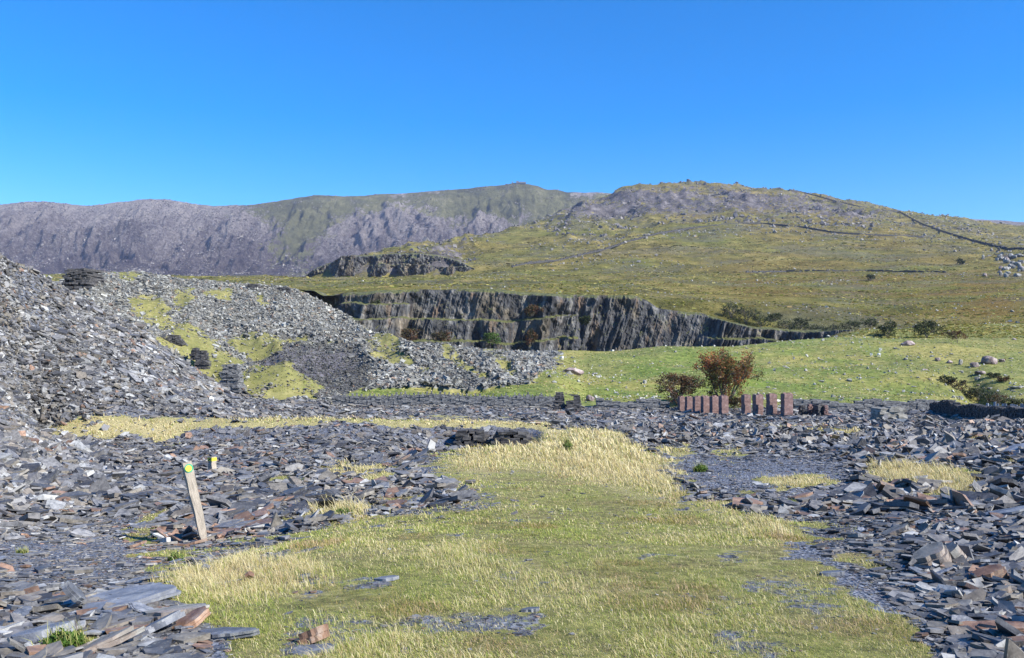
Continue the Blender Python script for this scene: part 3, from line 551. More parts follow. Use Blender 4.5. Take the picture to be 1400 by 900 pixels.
def scatter_obj(name, mat, parts):
    V = []; Fl = []; T = []; Cc = []; off = 0
    for v, f, t, c in parts: V.append(v); Fl.append(f + off); T.append(t); Cc.append(c); off += len(v)
    return tag(link(name, mesh_np(name, np.concatenate(V), np.concatenate(Fl), np.concatenate(T), {'col': np.concatenate(Cc)}), mat), kind='stuff')
def sample_y(n, y0, y1, p=1.0, rg=R):
    """distances between y0 and y1 with density per metre falling as 1/y**p"""
    q = rg.random(n)
    if abs(p - 1) < 1e-6: return y0 * (y1 / y0) ** q
    a = 1 - p; return (y0 ** a + q * (y1 ** a - y0 ** a)) ** (1 / a)
def ground_pts(n, y0, y1, p, u0=-120, u1=1520, rg=R):
    y = sample_y(n, y0, y1, p, rg); u = rg.uniform(u0, u1, n); x = (u - 700) * y / F; z0 = table(x, y); return x, y, z0
def slate_pop(n, y0, y1, p, med, k, tilt, rust=.05, pale=.08, u0=-120, u1=1520, cond=None, sink=.3, smax=.6, spread=.55, gr_keep=.02, thickf=.075, level=0.0):
    x, y, z0 = ground_pts(n, y0, y1, p, u0, u1); cv = cover(x, y, z0); u, row = pix(x, y, z0)
    keep = R.random(n) < np.maximum((1 - cv) ** 1.5, gr_keep * (y < 90))
    if cond is not None: keep &= cond(u, row, x, y)
    x, y, z0, cv, u, row = [q[keep] for q in (x, y, z0, cv, u, row)]; n = len(x)
    z = z0 + hnoise(x, y, z0); fi = msample(M_FINES, u, row) * (y < 90); s = np.clip((1 - .75 * fi) * med(y, u, row) * np.exp(R.normal(0, spread, n)), .02, smax) * (1 - .72 * sstep(.35, .8, msample(M_TRACK, u, row)) * (y < 45))
    th = s * thickf * R.uniform(.5, 1.8, n); ti = (1 - .5 * fi) * tilt(y, u, row) * R.uniform(.3, 1.6, n)
    P = np.stack([x, y, z + s * (ti * .5) * R.uniform(-.1, 1.0, n) * .6 + th * (1 - sink)], -1)
    rs = rust + .30 * msample(M_RUST, u, row)
    c = slate_cols(n, 0, pale); m = R.random(n) < rs; c[m] = np.array([.20, .125, .085]) * R.uniform(.6, 1.3, (m.sum(), 1))
    patch = fbm(x * .25, y * .25, 3, 40)[:, None]; c = c * (1 + .35 * patch)
    N = normals(x, y)
    if level: N = N * (1 - level) + level * (np.array([[.22, -.02, 1.0]]) + R.normal(0, .08, (n, 3)))
    return plates(P, N, s, th, ti, c, k)
pileR = lambda u, row: sstep(760, 860, u) * sstep(562, 572, row) * sstep(640, 605, row) + sstep(1180, 1300, u) * sstep(640, 720, row) * .9 + sstep(250, 60, u) * sstep(760, 830, row) * .6
side = [slate_pop(26000, 3.4, 22, 1.0, lambda y, u, r: .07 + .003 * y, 4, lambda y, u, r: .2 + 0 * u, smax=.4, u0=a_, u1=b_) for a_, b_ in ((1700, 3600), (-2400, -300))]
near = slate_pop(90000, 3.4, 13, 1.2, lambda y, u, r: .030 + .0024 * y + .035 * pileR(u, r), 5, lambda y, u, r: .09 + .20 * np.clip(pileR(u, r), 0, 1), smax=.26, spread=.75, u0=-350, u1=1750, gr_keep=.03)
mid = slate_pop(170000, 12, 50, 1.15, lambda y, u, r: .055 + .0020 * y + .07 * pileR(u, r), 5, lambda y, u, r: .24 + .25 * np.clip(pileR(u, r), 0, 1), smax=.6, spread=.75, cond=lambda u, r, x, y: ~((u < 120) & (y > 26)))
band = slate_pop(90000, 46, 96, 1.0, lambda y, u, r: .10 + .0026 * y + 0 * u, 4, lambda y, u, r: .24 + 0 * u, smax=1.3, u0=200)
fines = slate_pop(90000, 3.4, 16, 1.3, lambda y, u, r: .018 + .0012 * y, 4, lambda y, u, r: .2 + 0 * u, smax=.07, u0=-200, u1=1600, gr_keep=.06, spread=.5)
scatter_obj('slate_scree', MS, [near, mid, band, fines] + side)
heap = slate_pop(190000, 20, 74, .7, lambda y, u, r: .08 + .0022 * y, 5, lambda y, u, r: .3 + 0 * u, u0=-350, u1=350, rust=.02, pale=.16, smax=1.0, cond=lambda u, r, x, y: (y > 46) | (u < 130), thickf=.12, level=.72)
heap2 = slate_pop(60000, 17, 50, .5, lambda y, u, r: .10 + .0026 * y, 5, lambda y, u, r: .3 + 0 * u, u0=-350, u1=140, rust=.02, pale=.12, smax=.7, thickf=.12, level=.72)
scatter_obj('slate_heap_scree', MS, [heap, heap2])
tips = slate_pop(280000, 92, 192, .6, lambda y, u, r: .17 + .0007 * y - .12 * msample(M_DARK, u, r), 4, lambda y, u, r: .38 + 0 * u, u0=-60, u1=770, rust=.03, pale=.25, smax=1.2, thickf=.2, level=.65)
c = tips[3]; c[:] = c * .8 + np.array([.05, .05, .045]); uu_, rr_ = pix(tips[0][:, 0], tips[0][:, 1], tips[0][:, 2]); dm = msample(M_DARK, uu_, rr_)[:, None]; c[:] = c * (1 - .5 * dm)
scatter_obj('slate_tip_scree', MSF, [tips])

# ---------------------------------------------------------------- grass blades
def blades(x, y, z, h, wd, lean, col, rg=R):
    n = len(x); a = rg.uniform(0, 2 * np.pi, n); dx, dy = np.cos(a), np.sin(a); la = rg.normal(2.9, 1.0, n); lx = np.cos(la) * lean * h; ly = np.sin(la) * lean * h
    b = np.stack([x, y, z - .01], -1); d = np.stack([dx * wd, dy * wd, 0 * x], -1)
    m = b + np.stack([lx * .3, ly * .3, h * .6], -1); t = b + np.stack([lx, ly, h * np.sqrt(np.clip(1 - lean ** 2 * .6, .15, 1))], -1)
    V = np.stack([b - d, b + d, m + d * .7, m - d * .7, t], 1).reshape(-1, 3); o = (np.arange(n) * 5)[:, None]
    fl = (o + np.array([0, 1, 2, 3, 3, 2, 4])[None]).reshape(-1); tot = np.tile(np.array([4, 3]), n)
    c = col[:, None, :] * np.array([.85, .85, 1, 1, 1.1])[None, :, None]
    return V, fl, tot, c.reshape(-1, 3)
def grass_pop(n, y0, y1, p, hfun, wfun, thin=0, u0=-150, u1=1550, cond=None, mode='path'):
    x, y, z0 = ground_pts(n, y0, y1, p, u0, u1); cv = cover(x, y, z0); u, row = pix(x, y, z0)
    st = np.clip(msample(M_STRAW, u, row) + .5 * fbm(x * .7, y * .7, 4, 50), 0, 1) * (y < 92)
    pr = cv * (1 - thin * (1 - st) * sstep(-.25, .3, fbm(x * 2.5, y * 2.5, 4, 51)))
    keep = R.random(n) < pr
    if cond is not None: keep &= cond(u, row, x, y)
    x, y, z0, cv, u, row, st = [q[keep] for q in (x, y, z0, cv, u, row, st)]; n = len(x); z = z0 + hnoise(x, y, z0)
    dead = R.random(n) < .20 + .66 * st + .25 * fbm(x * .5, y * .5, 3, 52)
    h = hfun(y, st) * np.exp(R.normal(0, .4, n)) * np.where(dead, 1.25, .8) * (.75 + .6 * sstep(-.2, .4, fbm(x * 1.7, y * 1.7, 3, 53)))
    gcol = np.array([[.26,.31,.058],[.33,.365,.08],[.42,.41,.12],[.17,.25,.042]]); dcol = np.array([[.62,.54,.30],[.52,.44,.23],[.72,.63,.38],[.41,.31,.15],[.42,.38,.13]])
    brn = sstep(.12, .4, fbm(x * .9, y * .9, 5, 55)) * (1 - st)
    c = (1 - .35 * brn[:, None] * np.array([.6, 1, .9])) * np.where(dead[:, None], dcol[R.integers(0, 5, n)], gcol[R.integers(0, 4, n)]) * R.uniform(.8, 1.2, (n, 1))
    return blades(x, y, z, h, wfun(y) * R.uniform(.6, 1.4, n), np.clip(np.where(dead & (st > .4), R.uniform(.3, .95, n), R.uniform(.45, .98, n)), 0, .97), c)
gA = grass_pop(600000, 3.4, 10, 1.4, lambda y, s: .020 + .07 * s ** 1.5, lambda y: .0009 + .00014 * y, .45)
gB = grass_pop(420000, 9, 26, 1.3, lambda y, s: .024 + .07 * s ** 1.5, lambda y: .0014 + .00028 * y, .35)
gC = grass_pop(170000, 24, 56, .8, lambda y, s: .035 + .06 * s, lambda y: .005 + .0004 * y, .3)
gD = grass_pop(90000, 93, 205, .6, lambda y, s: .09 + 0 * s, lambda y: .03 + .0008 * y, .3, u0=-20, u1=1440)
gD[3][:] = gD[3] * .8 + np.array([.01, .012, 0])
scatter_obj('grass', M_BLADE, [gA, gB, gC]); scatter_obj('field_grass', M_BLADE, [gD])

# ---------------------------------------------------------------- slate slabs, one object each
def slab_mesh(name, k, w, l, th, layers=2, seed=0, mat=None):
    """broken slab of a few laminae, lying in xy, irregular outline"""
    rg = np.random.default_rng(seed); V = []; Fc = []
    ang = np.sort((np.arange(k) + rg.uniform(-.3, .3, k)) * 2 * np.pi / k); rad = rg.uniform(.72, 1.0, k)
    pts = [(math.cos(a) * r * l / 2, math.sin(a) * r * w / 2) for a, r in zip(ang, rad)]
    dense = []
    for i in range(k):      # broken edge: midpoints with a little jitter
        a, b = pts[i], pts[(i + 1) % k]
        for t in (0, .33, .66): j = rg.normal(0, .018 * l, 2) if t else (0, 0); dense.append((a[0] + (b[0] - a[0]) * t + j[0], a[1] + (b[1] - a[1]) * t + j[1]))
    z = -th / 2
    for q in range(layers):
        t = th * rg.uniform(.7, 1.3) / layers; s0 = 1 - .05 * q * rg.uniform(.3, 1.8); ox, oy = rg.normal(0, .018 * l, 2) * (q > 0); b = len(V); n = len(dense)
        tx, ty = rg.normal(0, .02, 2)
        for zz, sc in ((z, s0 * .985), (z + t, s0)):
            for (x, y) in dense: V.append((x * sc + ox, y * sc + oy, zz + (x * tx + y * ty if zz > z else 0)))
        Fc.append(tuple(b + n + i for i in range(n))); Fc.append(tuple(b + i for i in range(n))[::-1])
        for i in range(n): Fc.append((b + i, b + (i + 1) % n, b + n + (i + 1) % n, b + n + i))
        z += t * 1.0008
    me = bpy.data.meshes.new(name); me.from_pydata(V, [], Fc); me.polygons.foreach_set('use_smooth', [False] * len(me.polygons))
    if mat: me.materials.append(mat)
    return me
def place(o, p, nrm, spin, tilt=0, tdir=0):
    nrm = Vector(nrm).normalized(); q = Vector((0, 0, 1)).rotation_difference(nrm)
    M = q.to_matrix() @ Matrix.Rotation(tdir, 3, 'Z') @ Matrix.Rotation(tilt, 3, 'Y') @ Matrix.Rotation(spin - tdir, 3, 'Z')
    o.matrix_world = Matrix.Translation(p) @ M.to_4x4()
def nrm1(x, y): return normals(np.array([x]), np.array([y]))[0]
MK = {'g': M_SLAB, 'r': M_SLABR, 'p': M_SLABP}
# column, row of the slab's middle, width px, length px, thickness m, spin deg, tilt deg, tilt direction deg, material, layers, label
SLABS = [
 (160, 826, 175, 1.0, .05, 5, 5, 200, 'g', 2, 'big flat blue-grey slate slab, broadest of the pile in the bottom left corner'),
 (102, 838, 62, .5, .05, 70, 58, 20, 'g', 2, 'dark slate slab propped on edge left of the big flat slab'),
 (240, 846, 110, .55, .06, -8, 8, 160, 'p', 3, 'lichened layered slate slab overhanging right of the big flat slab'),
 (216, 864, 92, .55, .05, 20, 24, 180, 'g', 2, 'smooth blue slate slab tilted towards the camera in the bottom left pile'),
 (258, 858, 72, .7, .04, 50, 26, 220, 'r', 2, 'slate slab with a rusty top half leaning in the bottom left pile'),
 (55, 880, 100, .6, .08, 15, 12, 200, 'g', 2, 'rounded grey slate block in the bottom left corner beside a green tuft'),
 (310, 872, 120, .35, .035, -10, 6, 200, 'g', 2, 'long thin grey slate slab reaching right from the bottom left pile into the grass'),
 (135, 892, 120, .5, .05, 25, 18, 200, 'p', 3, 'splintered brownish slate stack under the tilted slabs at the bottom edge'),
 (185, 750, 44, .5, .03, -15, 22, 190, 'r', 1, 'rust brown rectangular slate piece left below the leaning post'),
 (262, 746, 60, .45, .04, 0, 10, 180, 'r', 2, 'rust stained slate slab in front of the foot of the leaning post'),
 (310, 727, 62, .8, .03, 10, 6, 180, 'g', 2, 'flat grey slate slab directly right of the foot of the leaning post'),
 (335, 696, 78, .6, .05, -5, 6, 160, 'g', 2, 'wide pale blue slate slab behind and right of the leaning post'),
 (232, 664, 22, .6, .02, 30, 40, 180, 'p', 1, 'small pale slate square facing the camera left of the leaning post'),
 (341, 798, 26, .4, .03, 80, 62, 0, 'r', 1, 'upright rusty slate shard standing in the grass edge left of the track'),
 (300, 800, 70, .5, .02, 5, 4, 180, 'g', 3, 'ribbed grey slate slab lying left of the upright rusty shard'),
 (282, 784, 22, .5, .03, 70, 50, 0, 'g', 1, 'small dark slate standing on end behind the ribbed slab'),
 (528, 793, 42, .6, .03, 0, 5, 180, 'g', 1, 'lone smooth blue slate sunk in the grass left of the middle'),
 (725, 836, 34, .5, .02, 0, 4, 180, 'g', 1, 'lone grey slate sunk in the grass at the bottom middle'),
 (430, 878, 50, .7, .06, 30, 20, 160, 'r', 2, 'rusty wedge of slate by the grass at the bottom left of the track'),
 (430, 892, 80, .5, .03, 0, 6, 180, 'g', 1, 'blue slate slab cut by the bottom edge of the photo below the rusty wedge'),
 (602, 683, 84, .2, .04, 8, 10, 200, 'g', 2, 'long narrow slate slab pointing at the grass track from the left'),
 (415, 790, 24, .7, .02, 0, 6, 180, 'g', 1, 'small smooth slate at the left edge of the straw grass'),
 (1222, 732, 56, .35, .05, -22, 28, 200, 'p', 1, 'pale blue long slate slab catching the light on the right bank'),
 (1272, 775, 66, .7, .14, 10, 25, 200, 'p', 3, 'leftmost brown and cream slate block of the right bank cluster'),
 (1305, 772, 50, .7, .14, 60, 35, 180, 'p', 3, 'brown slate block with a dark side in the middle of the right bank cluster'),
 (1350, 798, 66, .6, .10, 5, 20, 210, 'r', 3, 'rusty topped slate block right of the brown and cream cluster'),
 (1372, 818, 32, .7, .10, 20, 10, 180, 'p', 2, 'small pale cubic slate block below the rusty topped block'),
 (1135, 787, 40, .5, .03, -10, 5, 180, 'g', 1, 'smooth mauve slate lying in the grass at the right side of the track'),
 (1315, 840, 70, .5, .02, -5, 5, 180, 'g', 1, 'flat thin blue slate on the lower right bank'),
 (1360, 868, 110, .4, .05, -18, 10, 200, 'r', 2, 'long brown edged slate slab on the lower right bank'),
 (1340, 890, 120, .3, .04, -12, 10, 200, 'g', 3, 'layered grey slate slab in the bottom right corner'),
 (1150, 700, 50, .4, .03, 10, 8, 180, 'r', 2, 'orange brown slate on the bank right of the straw grass'),
 (1310, 690, 70, .4, .08, -20, 16, 200, 'g', 3, 'thick dark slate ledge right of the grassy hollow'),
 (1372, 706, 90, .35, .08, -14, 12, 200, 'g', 3, 'thick stepped dark slate slab by the right edge'),
 (1270, 620, 70, .5, .09, -4, 10, 190, 'p', 2, 'broad brownish slate plate above the grassy hollow on the right'),
 (1378, 622, 70, .5, .12, -8, 18, 200, 'g', 2, 'large dark tilted slate slab at the right edge above the straw patches'),
 (265, 605, 30, .6, .08, 0, 12, 180, 'g', 2, 'slate slab lying below the grassy berm on the left'),
 (80, 603, 60, .35, .14, 5, 10, 180, 'g', 3, 'dark overhanging slate ledge under the left end of the grassy berm'),
]
for i, (u, r, wp, asp, th, spin, tilt, td, k, ly, lab) in enumerate(SLABS):
    p = hit(u, r); s = wp * p.y / F
    o = link('slate_slab', slab_mesh('slate_slab', 6 + i % 3, s * asp * .98, s, max(th, s * .045), ly, 100 + i, MK[k]))
    place(o, p + Vector((0, 0, th * .35 + s * .5 * math.sin(math.radians(tilt)) * (.85 if tilt > 35 else .3))), nrm1(p.x, p.y), math.radians(spin), math.radians(tilt), math.radians(td))
    tag(o, lab, 'slate slab')
protos = {k: [slab_mesh('loose_slate', 5 + (j * 3) % 4, [.55, .7, .45, .85, .35][j % 5], 1.0, [.04, .055, .045, .08, .04][j % 5], 1 + j % 3, 300 + j, MK[k]) for j in range(8 if k == 'g' else 5)] for k in 'grp'}
rs = np.random.default_rng(77); cnt = 0; tries = 0
ZONES = [  # column range, distance range, number, size, tilt, where in words
 ((-20, 380), (5.2, 13), 62, .26, 12, 'on the left foreground'), ((-10, 520), (13, 27), 56, .42, 13, 'around and behind the leaning post'), ((500, 700), (13, 26), 10, .34, 9, 'at the left edge of the grass track'),
 ((1090, 1420), (4.6, 12), 52, .22, 14, 'on the lower right bank'), ((960, 1420), (12, 26), 52, .42, 18, 'on the right bank'), ((880, 1420), (26, 58), 34, .85, 24, 'in the right piles before the pillars')]
TXT = {'g': ('blue-grey', 'loose grey slate slabs'), 'r': ('rust-stained brown', 'loose rusty slate slabs'), 'p': ('pale lichened', 'loose pale slate slabs')}
for (ua, ub), (ya, yb), n, sz, tl, where in ZONES:
    k0 = 0
    while k0 < n and tries < 20000:
        tries += 1; u = rs.uniform(ua, ub); y = ya * (yb / ya) ** rs.random(); x = (u - 700) * y / F
        if float(msample(M_FINES, np.array([u]), np.array([HZ - F * H1(x, y) / y]))[0]) > .4: continue
        if float(cover(np.array([x]), np.array([y]), table(np.array([x]), np.array([y])))[0]) > .3 or float(msample(M_TRACK, np.array([u]), np.array([HZ - F * H1(x, y) / y]))[0]) > .3: continue
        kind = rs.choice(['g', 'g', 'g', 'g', 'g', 'g', 'r', 'p']); s = sz * .62 * rs.uniform(.7, 1.9); z = H1(x, y); me = protos[kind][rs.integers(0, len(protos[kind]))]
        o = link('loose_slate', me); t = abs(rs.normal(0, tl)); place(o, (x, y, z + .05 * s + s * .22 * math.sin(math.radians(min(t, 60))) + .015), nrm1(x, y), rs.uniform(0, 6.28), math.radians(t), rs.uniform(0, 6.28))
        o.scale = (s, s * rs.uniform(.75, 1.15), s * rs.uniform(.4, .9)); k0 += 1
        a, b = TXT[kind]; tag(o, f'broken {a} slate slab among the waste {where}', 'slate slab', f'{b} {where}')

# ---------------------------------------------------------------- boulders
import bmesh
def boulder_mesh(name, seed, mat, flat=.6, sub=3):
    rg = np.random.default_rng(seed); bm = bmesh.new(); bmesh.ops.create_icosphere(bm, subdivisions=sub, radius=1)
    cuts = [(Vector(rg.normal(0, 1, 3)).normalized(), rg.uniform(.55, .9)) for _ in range(9)]; cuts.append((Vector((0, 0, 1)), rg.uniform(.5, .9)))
    for v in bm.verts:
        for nn, d in cuts:
            q = v.co.dot(nn)
            if q > d: v.co -= nn * (q - d) * .93
        f = float(fbm(np.array([v.co.x * 1.7 + seed]), np.array([v.co.y * 1.7 + v.co.z * 1.3]), 3, seed)[0]); v.co *= 1 + .16 * f
        v.co.z *= flat
    me = bpy.data.meshes.new(name); bm.to_mesh(me); bm.free(); me.materials.append(mat); return me
def boulder(u, r, wpx, hpx, lab, mat=M_BOUL, y0=88, seed=1, group=None, me=None, name='boulder', cat='boulder', y1=2900):
    p = hit(u, r, y0, y1); s = wpx * p.y / F / 2; h = hpx * p.y / F
    o = link(name, me or boulder_mesh(name, seed, mat), None); o.location = p + Vector((0, 0, h * .25)); o.scale = (s, s * .8, h * .95); o.rotation_euler = (0, 0, seed * 1.7)
    if me is None: o.rotation_euler[2] = (seed % 3) * .3
    return tag(o, lab, cat, group)
boulder(1353, 497, 23, 15, 'large reddish boulder, biggest on the green field at the right', M_BOULR, seed=3)
boulder(1332, 502, 13, 10, 'medium pinkish boulder touching the left foot of the large reddish boulder', M_BOULR, seed=4)
boulder(1313, 499, 7, 10, 'small pale pointed boulder left of the large reddish boulder', seed=5)
boulder(1298, 497, 8, 6, 'dark small boulder left of the pale pointed boulder', M_BOULR, seed=6)
boulder(1282, 494, 8, 7, 'dark humped boulder, first of the row leading to the large reddish boulder', M_BOULR, seed=7)
boulder(1369, 495, 10, 6, 'low dark boulder just right of the large reddish boulder', M_BOULR, seed=8)
boulder(1340, 512, 16, 8, 'broken rock ledge below the large reddish boulder', M_BOULR, seed=9)
boulder(1336, 520, 8, 8, 'pale split boulder lowest below the large reddish boulder', seed=10)
boulder(1241, 472, 22, 9, 'broad pinkish boulder beneath the hawthorn trees', M_BOULR, seed=11)
boulder(1391, 531, 24, 5, 'flat grey rock by the right edge of the green field', seed=12)
boulder(783, 511, 34, 12, 'long dark flat-topped outcrop in the green hollow above the slate ruin', M_BOULR, seed=13)
boulder(807, 548, 13, 11, 'round pinkish boulder just right of the dark slate ruin', M_BOULR, seed=14)
boulder(1233, 552, 14, 4, 'flat grey slab propped on the grass above the field wall', seed=15)
boulder(1238, 492, 7, 4, 'small pale boulder standing alone below the hawthorn trees', seed=16)
boulder(670, 549, 14, 10, 'pale round boulder among the grass behind the middle of the field wall', seed=17, y0=93)
pb = [boulder_mesh('field_boulder', 40 + j, M_BOUL, .6, 2) for j in range(5)] + [boulder_mesh('field_boulder', 50, M_BOULR, .6, 2)]
rb = np.random.default_rng(5); k = 0
while k < 150:
    u = rb.uniform(790, 1410); row = rb.uniform(474, 556) if u < 1080 else rb.uniform(463, 556)
    if u < 1000 and rb.random() < .6: continue
    if fbm(np.array([u * .02]), np.array([row * .06]), 2, 60)[0] < -.15 and rb.random() < .8: continue
    p = hit(u, row, 100, 290)
    if abs(HZ - F * p.z / p.y - row) > 4: continue
    wv = 2.2 * math.exp(rb.normal(0, .45)); o = link('field_boulder', pb[rb.integers(0, 6)]); s = wv * p.y / F
    o.location = p + Vector((0, 0, s * .1)); o.scale = (s, s * .8, s * rb.uniform(.35, .8)); o.rotation_euler = (0, 0, rb.uniform(0, 6))
    side = 'left of the red tree\'s right side' if u < 1030 else ('in the middle of the green field' if u < 1230 else 'at the right of the green field')
    side = 'on the green field behind the brick pillars' if u < 1090 else ('in the middle of the green field' if u < 1230 else 'at the right of the green field')
    tag(o, f'small weathered grey rock scattered {side}', 'rock', f'small rocks {side}'); k += 1
# crag boulders at the right edge of the hill
for j in range(34):
    r_ = np.random.default_rng(900 + j); u = 1400 - abs(r_.normal(0, 24)) - 3; row = r_.uniform(350, 381); 
    boulder(u, row, r_.uniform(5, 13), r_.uniform(4, 9), 'grey boulder in the jumbled rockfall at the right edge of the hillside', y0=600, seed=int(j), group='boulders of the hillside rockfall', me=pb[j % 6])
# countless stones further off
def stone_pop(n, y0, y1, p, size, cond, col, tilt=.5, k=5, u0=-40, u1=1440):
    x, y, z0 = ground_pts(n, y0, y1, p, u0, u1); u, row = pix(x, y, z0); keep = cond(u, row, x, y); x, y, z0, u, row = [q[keep] for q in (x, y, z0, u, row)]
    z = z0 + hnoise(x, y, z0); s = size(y) * np.exp(np.clip(R.normal(0, .5, len(x)), -1.5, 1.3)); c = np.array(col) * R.uniform(.45, 1.25, (len(x), 1))
    return plates(np.stack([x, y, z + s * .1], -1), normals(x, y), s, s * R.uniform(.35, .7, len(x)), np.full(len(x), tilt), c, k, (1, 1.6))
pr = lambda x, y, f, s: fbm(x * f, y * f, 4, s)
s1 = stone_pop(10000, 93, 290, .5, lambda y: .14 + .0010 * y, lambda u, r, x, y: (u > 745) & (pr(x, y, .03, 61) + .25 > R.random(len(x)) * .9), [.36, .355, .33])
s2 = stone_pop(14000, 300, 860, .6, lambda y: .22 + .0007 * y, lambda u, r, x, y: (pr(x, y, .012, 62) + .1 > R.random(len(x)) * .7), [.27, .26, .24])
s3 = stone_pop(40000, 860, 2350, .3, lambda y: .6 + .0009 * y, lambda u, r, x, y: (pr(x, y, .006, 63) * .9 + msample(M_ROCK, u, r) * .55 - .05 > R.random(len(x)) * .8), [.24, .225, .215])
s4 = stone_pop(26000, 1250, 2340, .2, lambda y: 2.6 + .001 * y, lambda u, r, x, y: (msample(M_ROCK, u, r) > .3) & (ridged(x * .009, y * .006, 4, 90) > R.uniform(.5, .95, len(x))), [.17, .155, .155], .45)
s5 = stone_pop(5000, 880, 1200, .2, lambda y: 3.0 + 0 * y, lambda u, r, x, y: (msample(M_ROCK, u, r) > .3) & (ridged(x * .015, y * .01, 4, 91) > R.uniform(.4, .9, len(x))), [.15, .14, .14], .45)
scatter_obj('scattered_stones', MSF, [s1, s2, s3, s4, s5])
iu = R.integers(350, len(uf) - 500, 150000); iy = R.integers(60, 325, 150000); fx = XF[iu, iy]; fy = YF[iu, iy]; ok_ = (ridged(fx * .006, fy * .004, 4, 95) > R.uniform(.3, 1.0, len(fx))) & (msample(gm, UF[iu, iy], rowF[iu, iy]) < R.uniform(.15, 1.0, len(fx)))
iu, iy = iu[ok_], iy[ok_]; fx = XF[iu, iy] + R.uniform(-4, 4, len(iu)); fy = YF[iu, iy] + R.uniform(-3, 3, len(iu)); sz_f = 4.5 * np.exp(np.clip(R.normal(0, .45, len(iu)), -1, 1))
cf = np.where(R.random((len(iu), 1)) < .5, np.array([[.075,.06,.066]]), np.array([[.23,.21,.20]])) * R.uniform(.7, 1.3, (len(iu), 1))
scatter_obj('mountain_scree', MSF, [plates(np.stack([fx, fy, ZF[iu, iy]], -1), np.tile([[.0, -.55, .83]], (len(iu), 1)), sz_f, sz_f * .35, np.full(len(iu), .3), cf, 4, (1, 2.2))])
# coarse tussocks: give the moor its grain
def tuss(n, y0, y1, p, size, cols, u0=-60, u1=1460):
    x, y, z0 = ground_pts(n, y0, y1, p, u0, u1); u, row = pix(x, y, z0); m = pr(x, y, .03, 70) > R.uniform(-.5, .4, n); x, y, z0 = x[m], y[m], z0[m]
    z = z0 + hnoise(x, y, z0); h = size(y) * np.exp(R.normal(0, .4, len(x))); c = np.array(cols)[R.integers(0, len(cols), len(x))] * R.uniform(.7, 1.2, (len(x), 1))
    return blades(x, y, z, h * .7, h * 1.1, np.full(len(x), .93), c)
TC = [[.26,.25,.055],[.36,.31,.08],[.17,.19,.03],[.24,.17,.05],[.12,.13,.02]]
scatter_obj('moor_grass', M_BLADE, [tuss(60000, 300, 800, .6, lambda y: .25 + .0005 * y, TC), tuss(30000, 200, 300, .3, lambda y: .22 + 0 * y, TC, 1080), tuss(90000, 780, 2300, .3, lambda y: .3 + .0006 * y, [[.15,.14,.03],[.21,.15,.04],[.10,.10,.022],[.38,.32,.10],[.31,.28,.07]])])

# ---------------------------------------------------------------- way-marker posts
g = NT('weathered_wood', .85, .15); v = g.objc(); n = g.noise(9, 9, .75, vec=v, sc3=(6, 6, .6)); n2 = g.noise(3, 6, .7, vec=v); g.color(g.mix(.4, g.ramp(n, [(.2, (.12,.10,.08)), (.5, (.36,.31,.25)), (.8, (.52,.46,.38))]), g.ramp(n2, [(.2, (.16,.15,.12)), (.8, (.50,.43,.34))]))); g.bump(n, .8, .012); M_WOOD = g.m; M_YEL = plain('yellow_marker', (.55, .50, .05), .5, .4, .05); M_GRN = plain('green_marker', (.03, .30, .16), .5, .4, .05); M_WHITE = plain('marker_arrow', (.8, .8, .75), .5, .3, .03)
def post(u, r, hgt, wd, lean, lab, big):
    p = hit(u, r); rt = empty_at('marker_post', p + Vector((0, 0, -.03))); tag(rt, lab, 'post', 'way-marker posts in the slate')
    V = []; Fc = []; n = 9; cs = [(-1, -1), (-.2, -1.08), (1, -1), (1.04, 0), (1, 1), (0, 1.05), (-1, 1), (-1.05, 0)]; rg = random.Random(3)
    for i in range(n):
        t = i / (n - 1); w_ = wd / 2 * (.82 + .22 * t if big else 1) * (.45 if (big and i == 0) else 1)
        for (cx_, cy_) in cs: V.append((cx_ * w_ + rg.uniform(-.1, .1) * w_, cy_ * w_ + rg.uniform(-.1, .1) * w_, t * hgt + (rg.uniform(-.02, .03) if i == n - 1 else 0)))
    m = len(cs)
    for i in range(n - 1):
        for j in range(m): Fc.append((i * m + j, i * m + (j + 1) % m, (i + 1) * m + (j + 1) % m, (i + 1) * m + j))
    Fc.append(tuple((n - 1) * m + j for j in range(m))); Fc.append(tuple(range(m))[::-1])
    poly_obj('shaft', V, Fc, M_WOOD, rt)
    rt.rotation_mode = 'QUATERNION'; rt.rotation_quaternion = (Matrix.Rotation(lean[0], 3, 'Y') @ Matrix.Rotation(lean[1], 3, 'X') @ Matrix.Rotation(lean[2], 3, 'Z')).to_quaternion()
    return rt, wd
def empty_at(name, p, rz=0):
    o = bpy.data.objects.new(name, None); COL.objects.link(o); o.location = p; o.rotation_euler[2] = rz; o.empty_display_size = .1; return o
def disc(rt, name, c, r, mat, nx, th=.006, n=20):
    c = Vector(c); nx = Vector(nx).normalized(); a = Vector((0, 0, 1)); b = nx.cross(a); V = []; Fc = []
    for k in (0, 1):
        for j in range(n): t = 2 * math.pi * j / n; V.append(c + nx * (th * k) + (a * math.cos(t) + b * math.sin(t)) * r)
    Fc.append(tuple(range(n))); Fc.append(tuple(n + j for j in range(n))[::-1])
    for j in range(n): Fc.append((j, n + j, n + (j + 1) % n, (j + 1) % n))
    return poly_obj(name, V, Fc, mat, rt)
P1 = hit(280, 740); h1 = 112 * P1.y / F / math.cos(math.radians(12))
rt, wd = post(280, 741, h1, 11.5 * P1.y / F, (math.radians(-11.5), math.radians(3), math.radians(-55)), 'tall weathered wooden post leaning left with a yellow and green disc near its top', True)
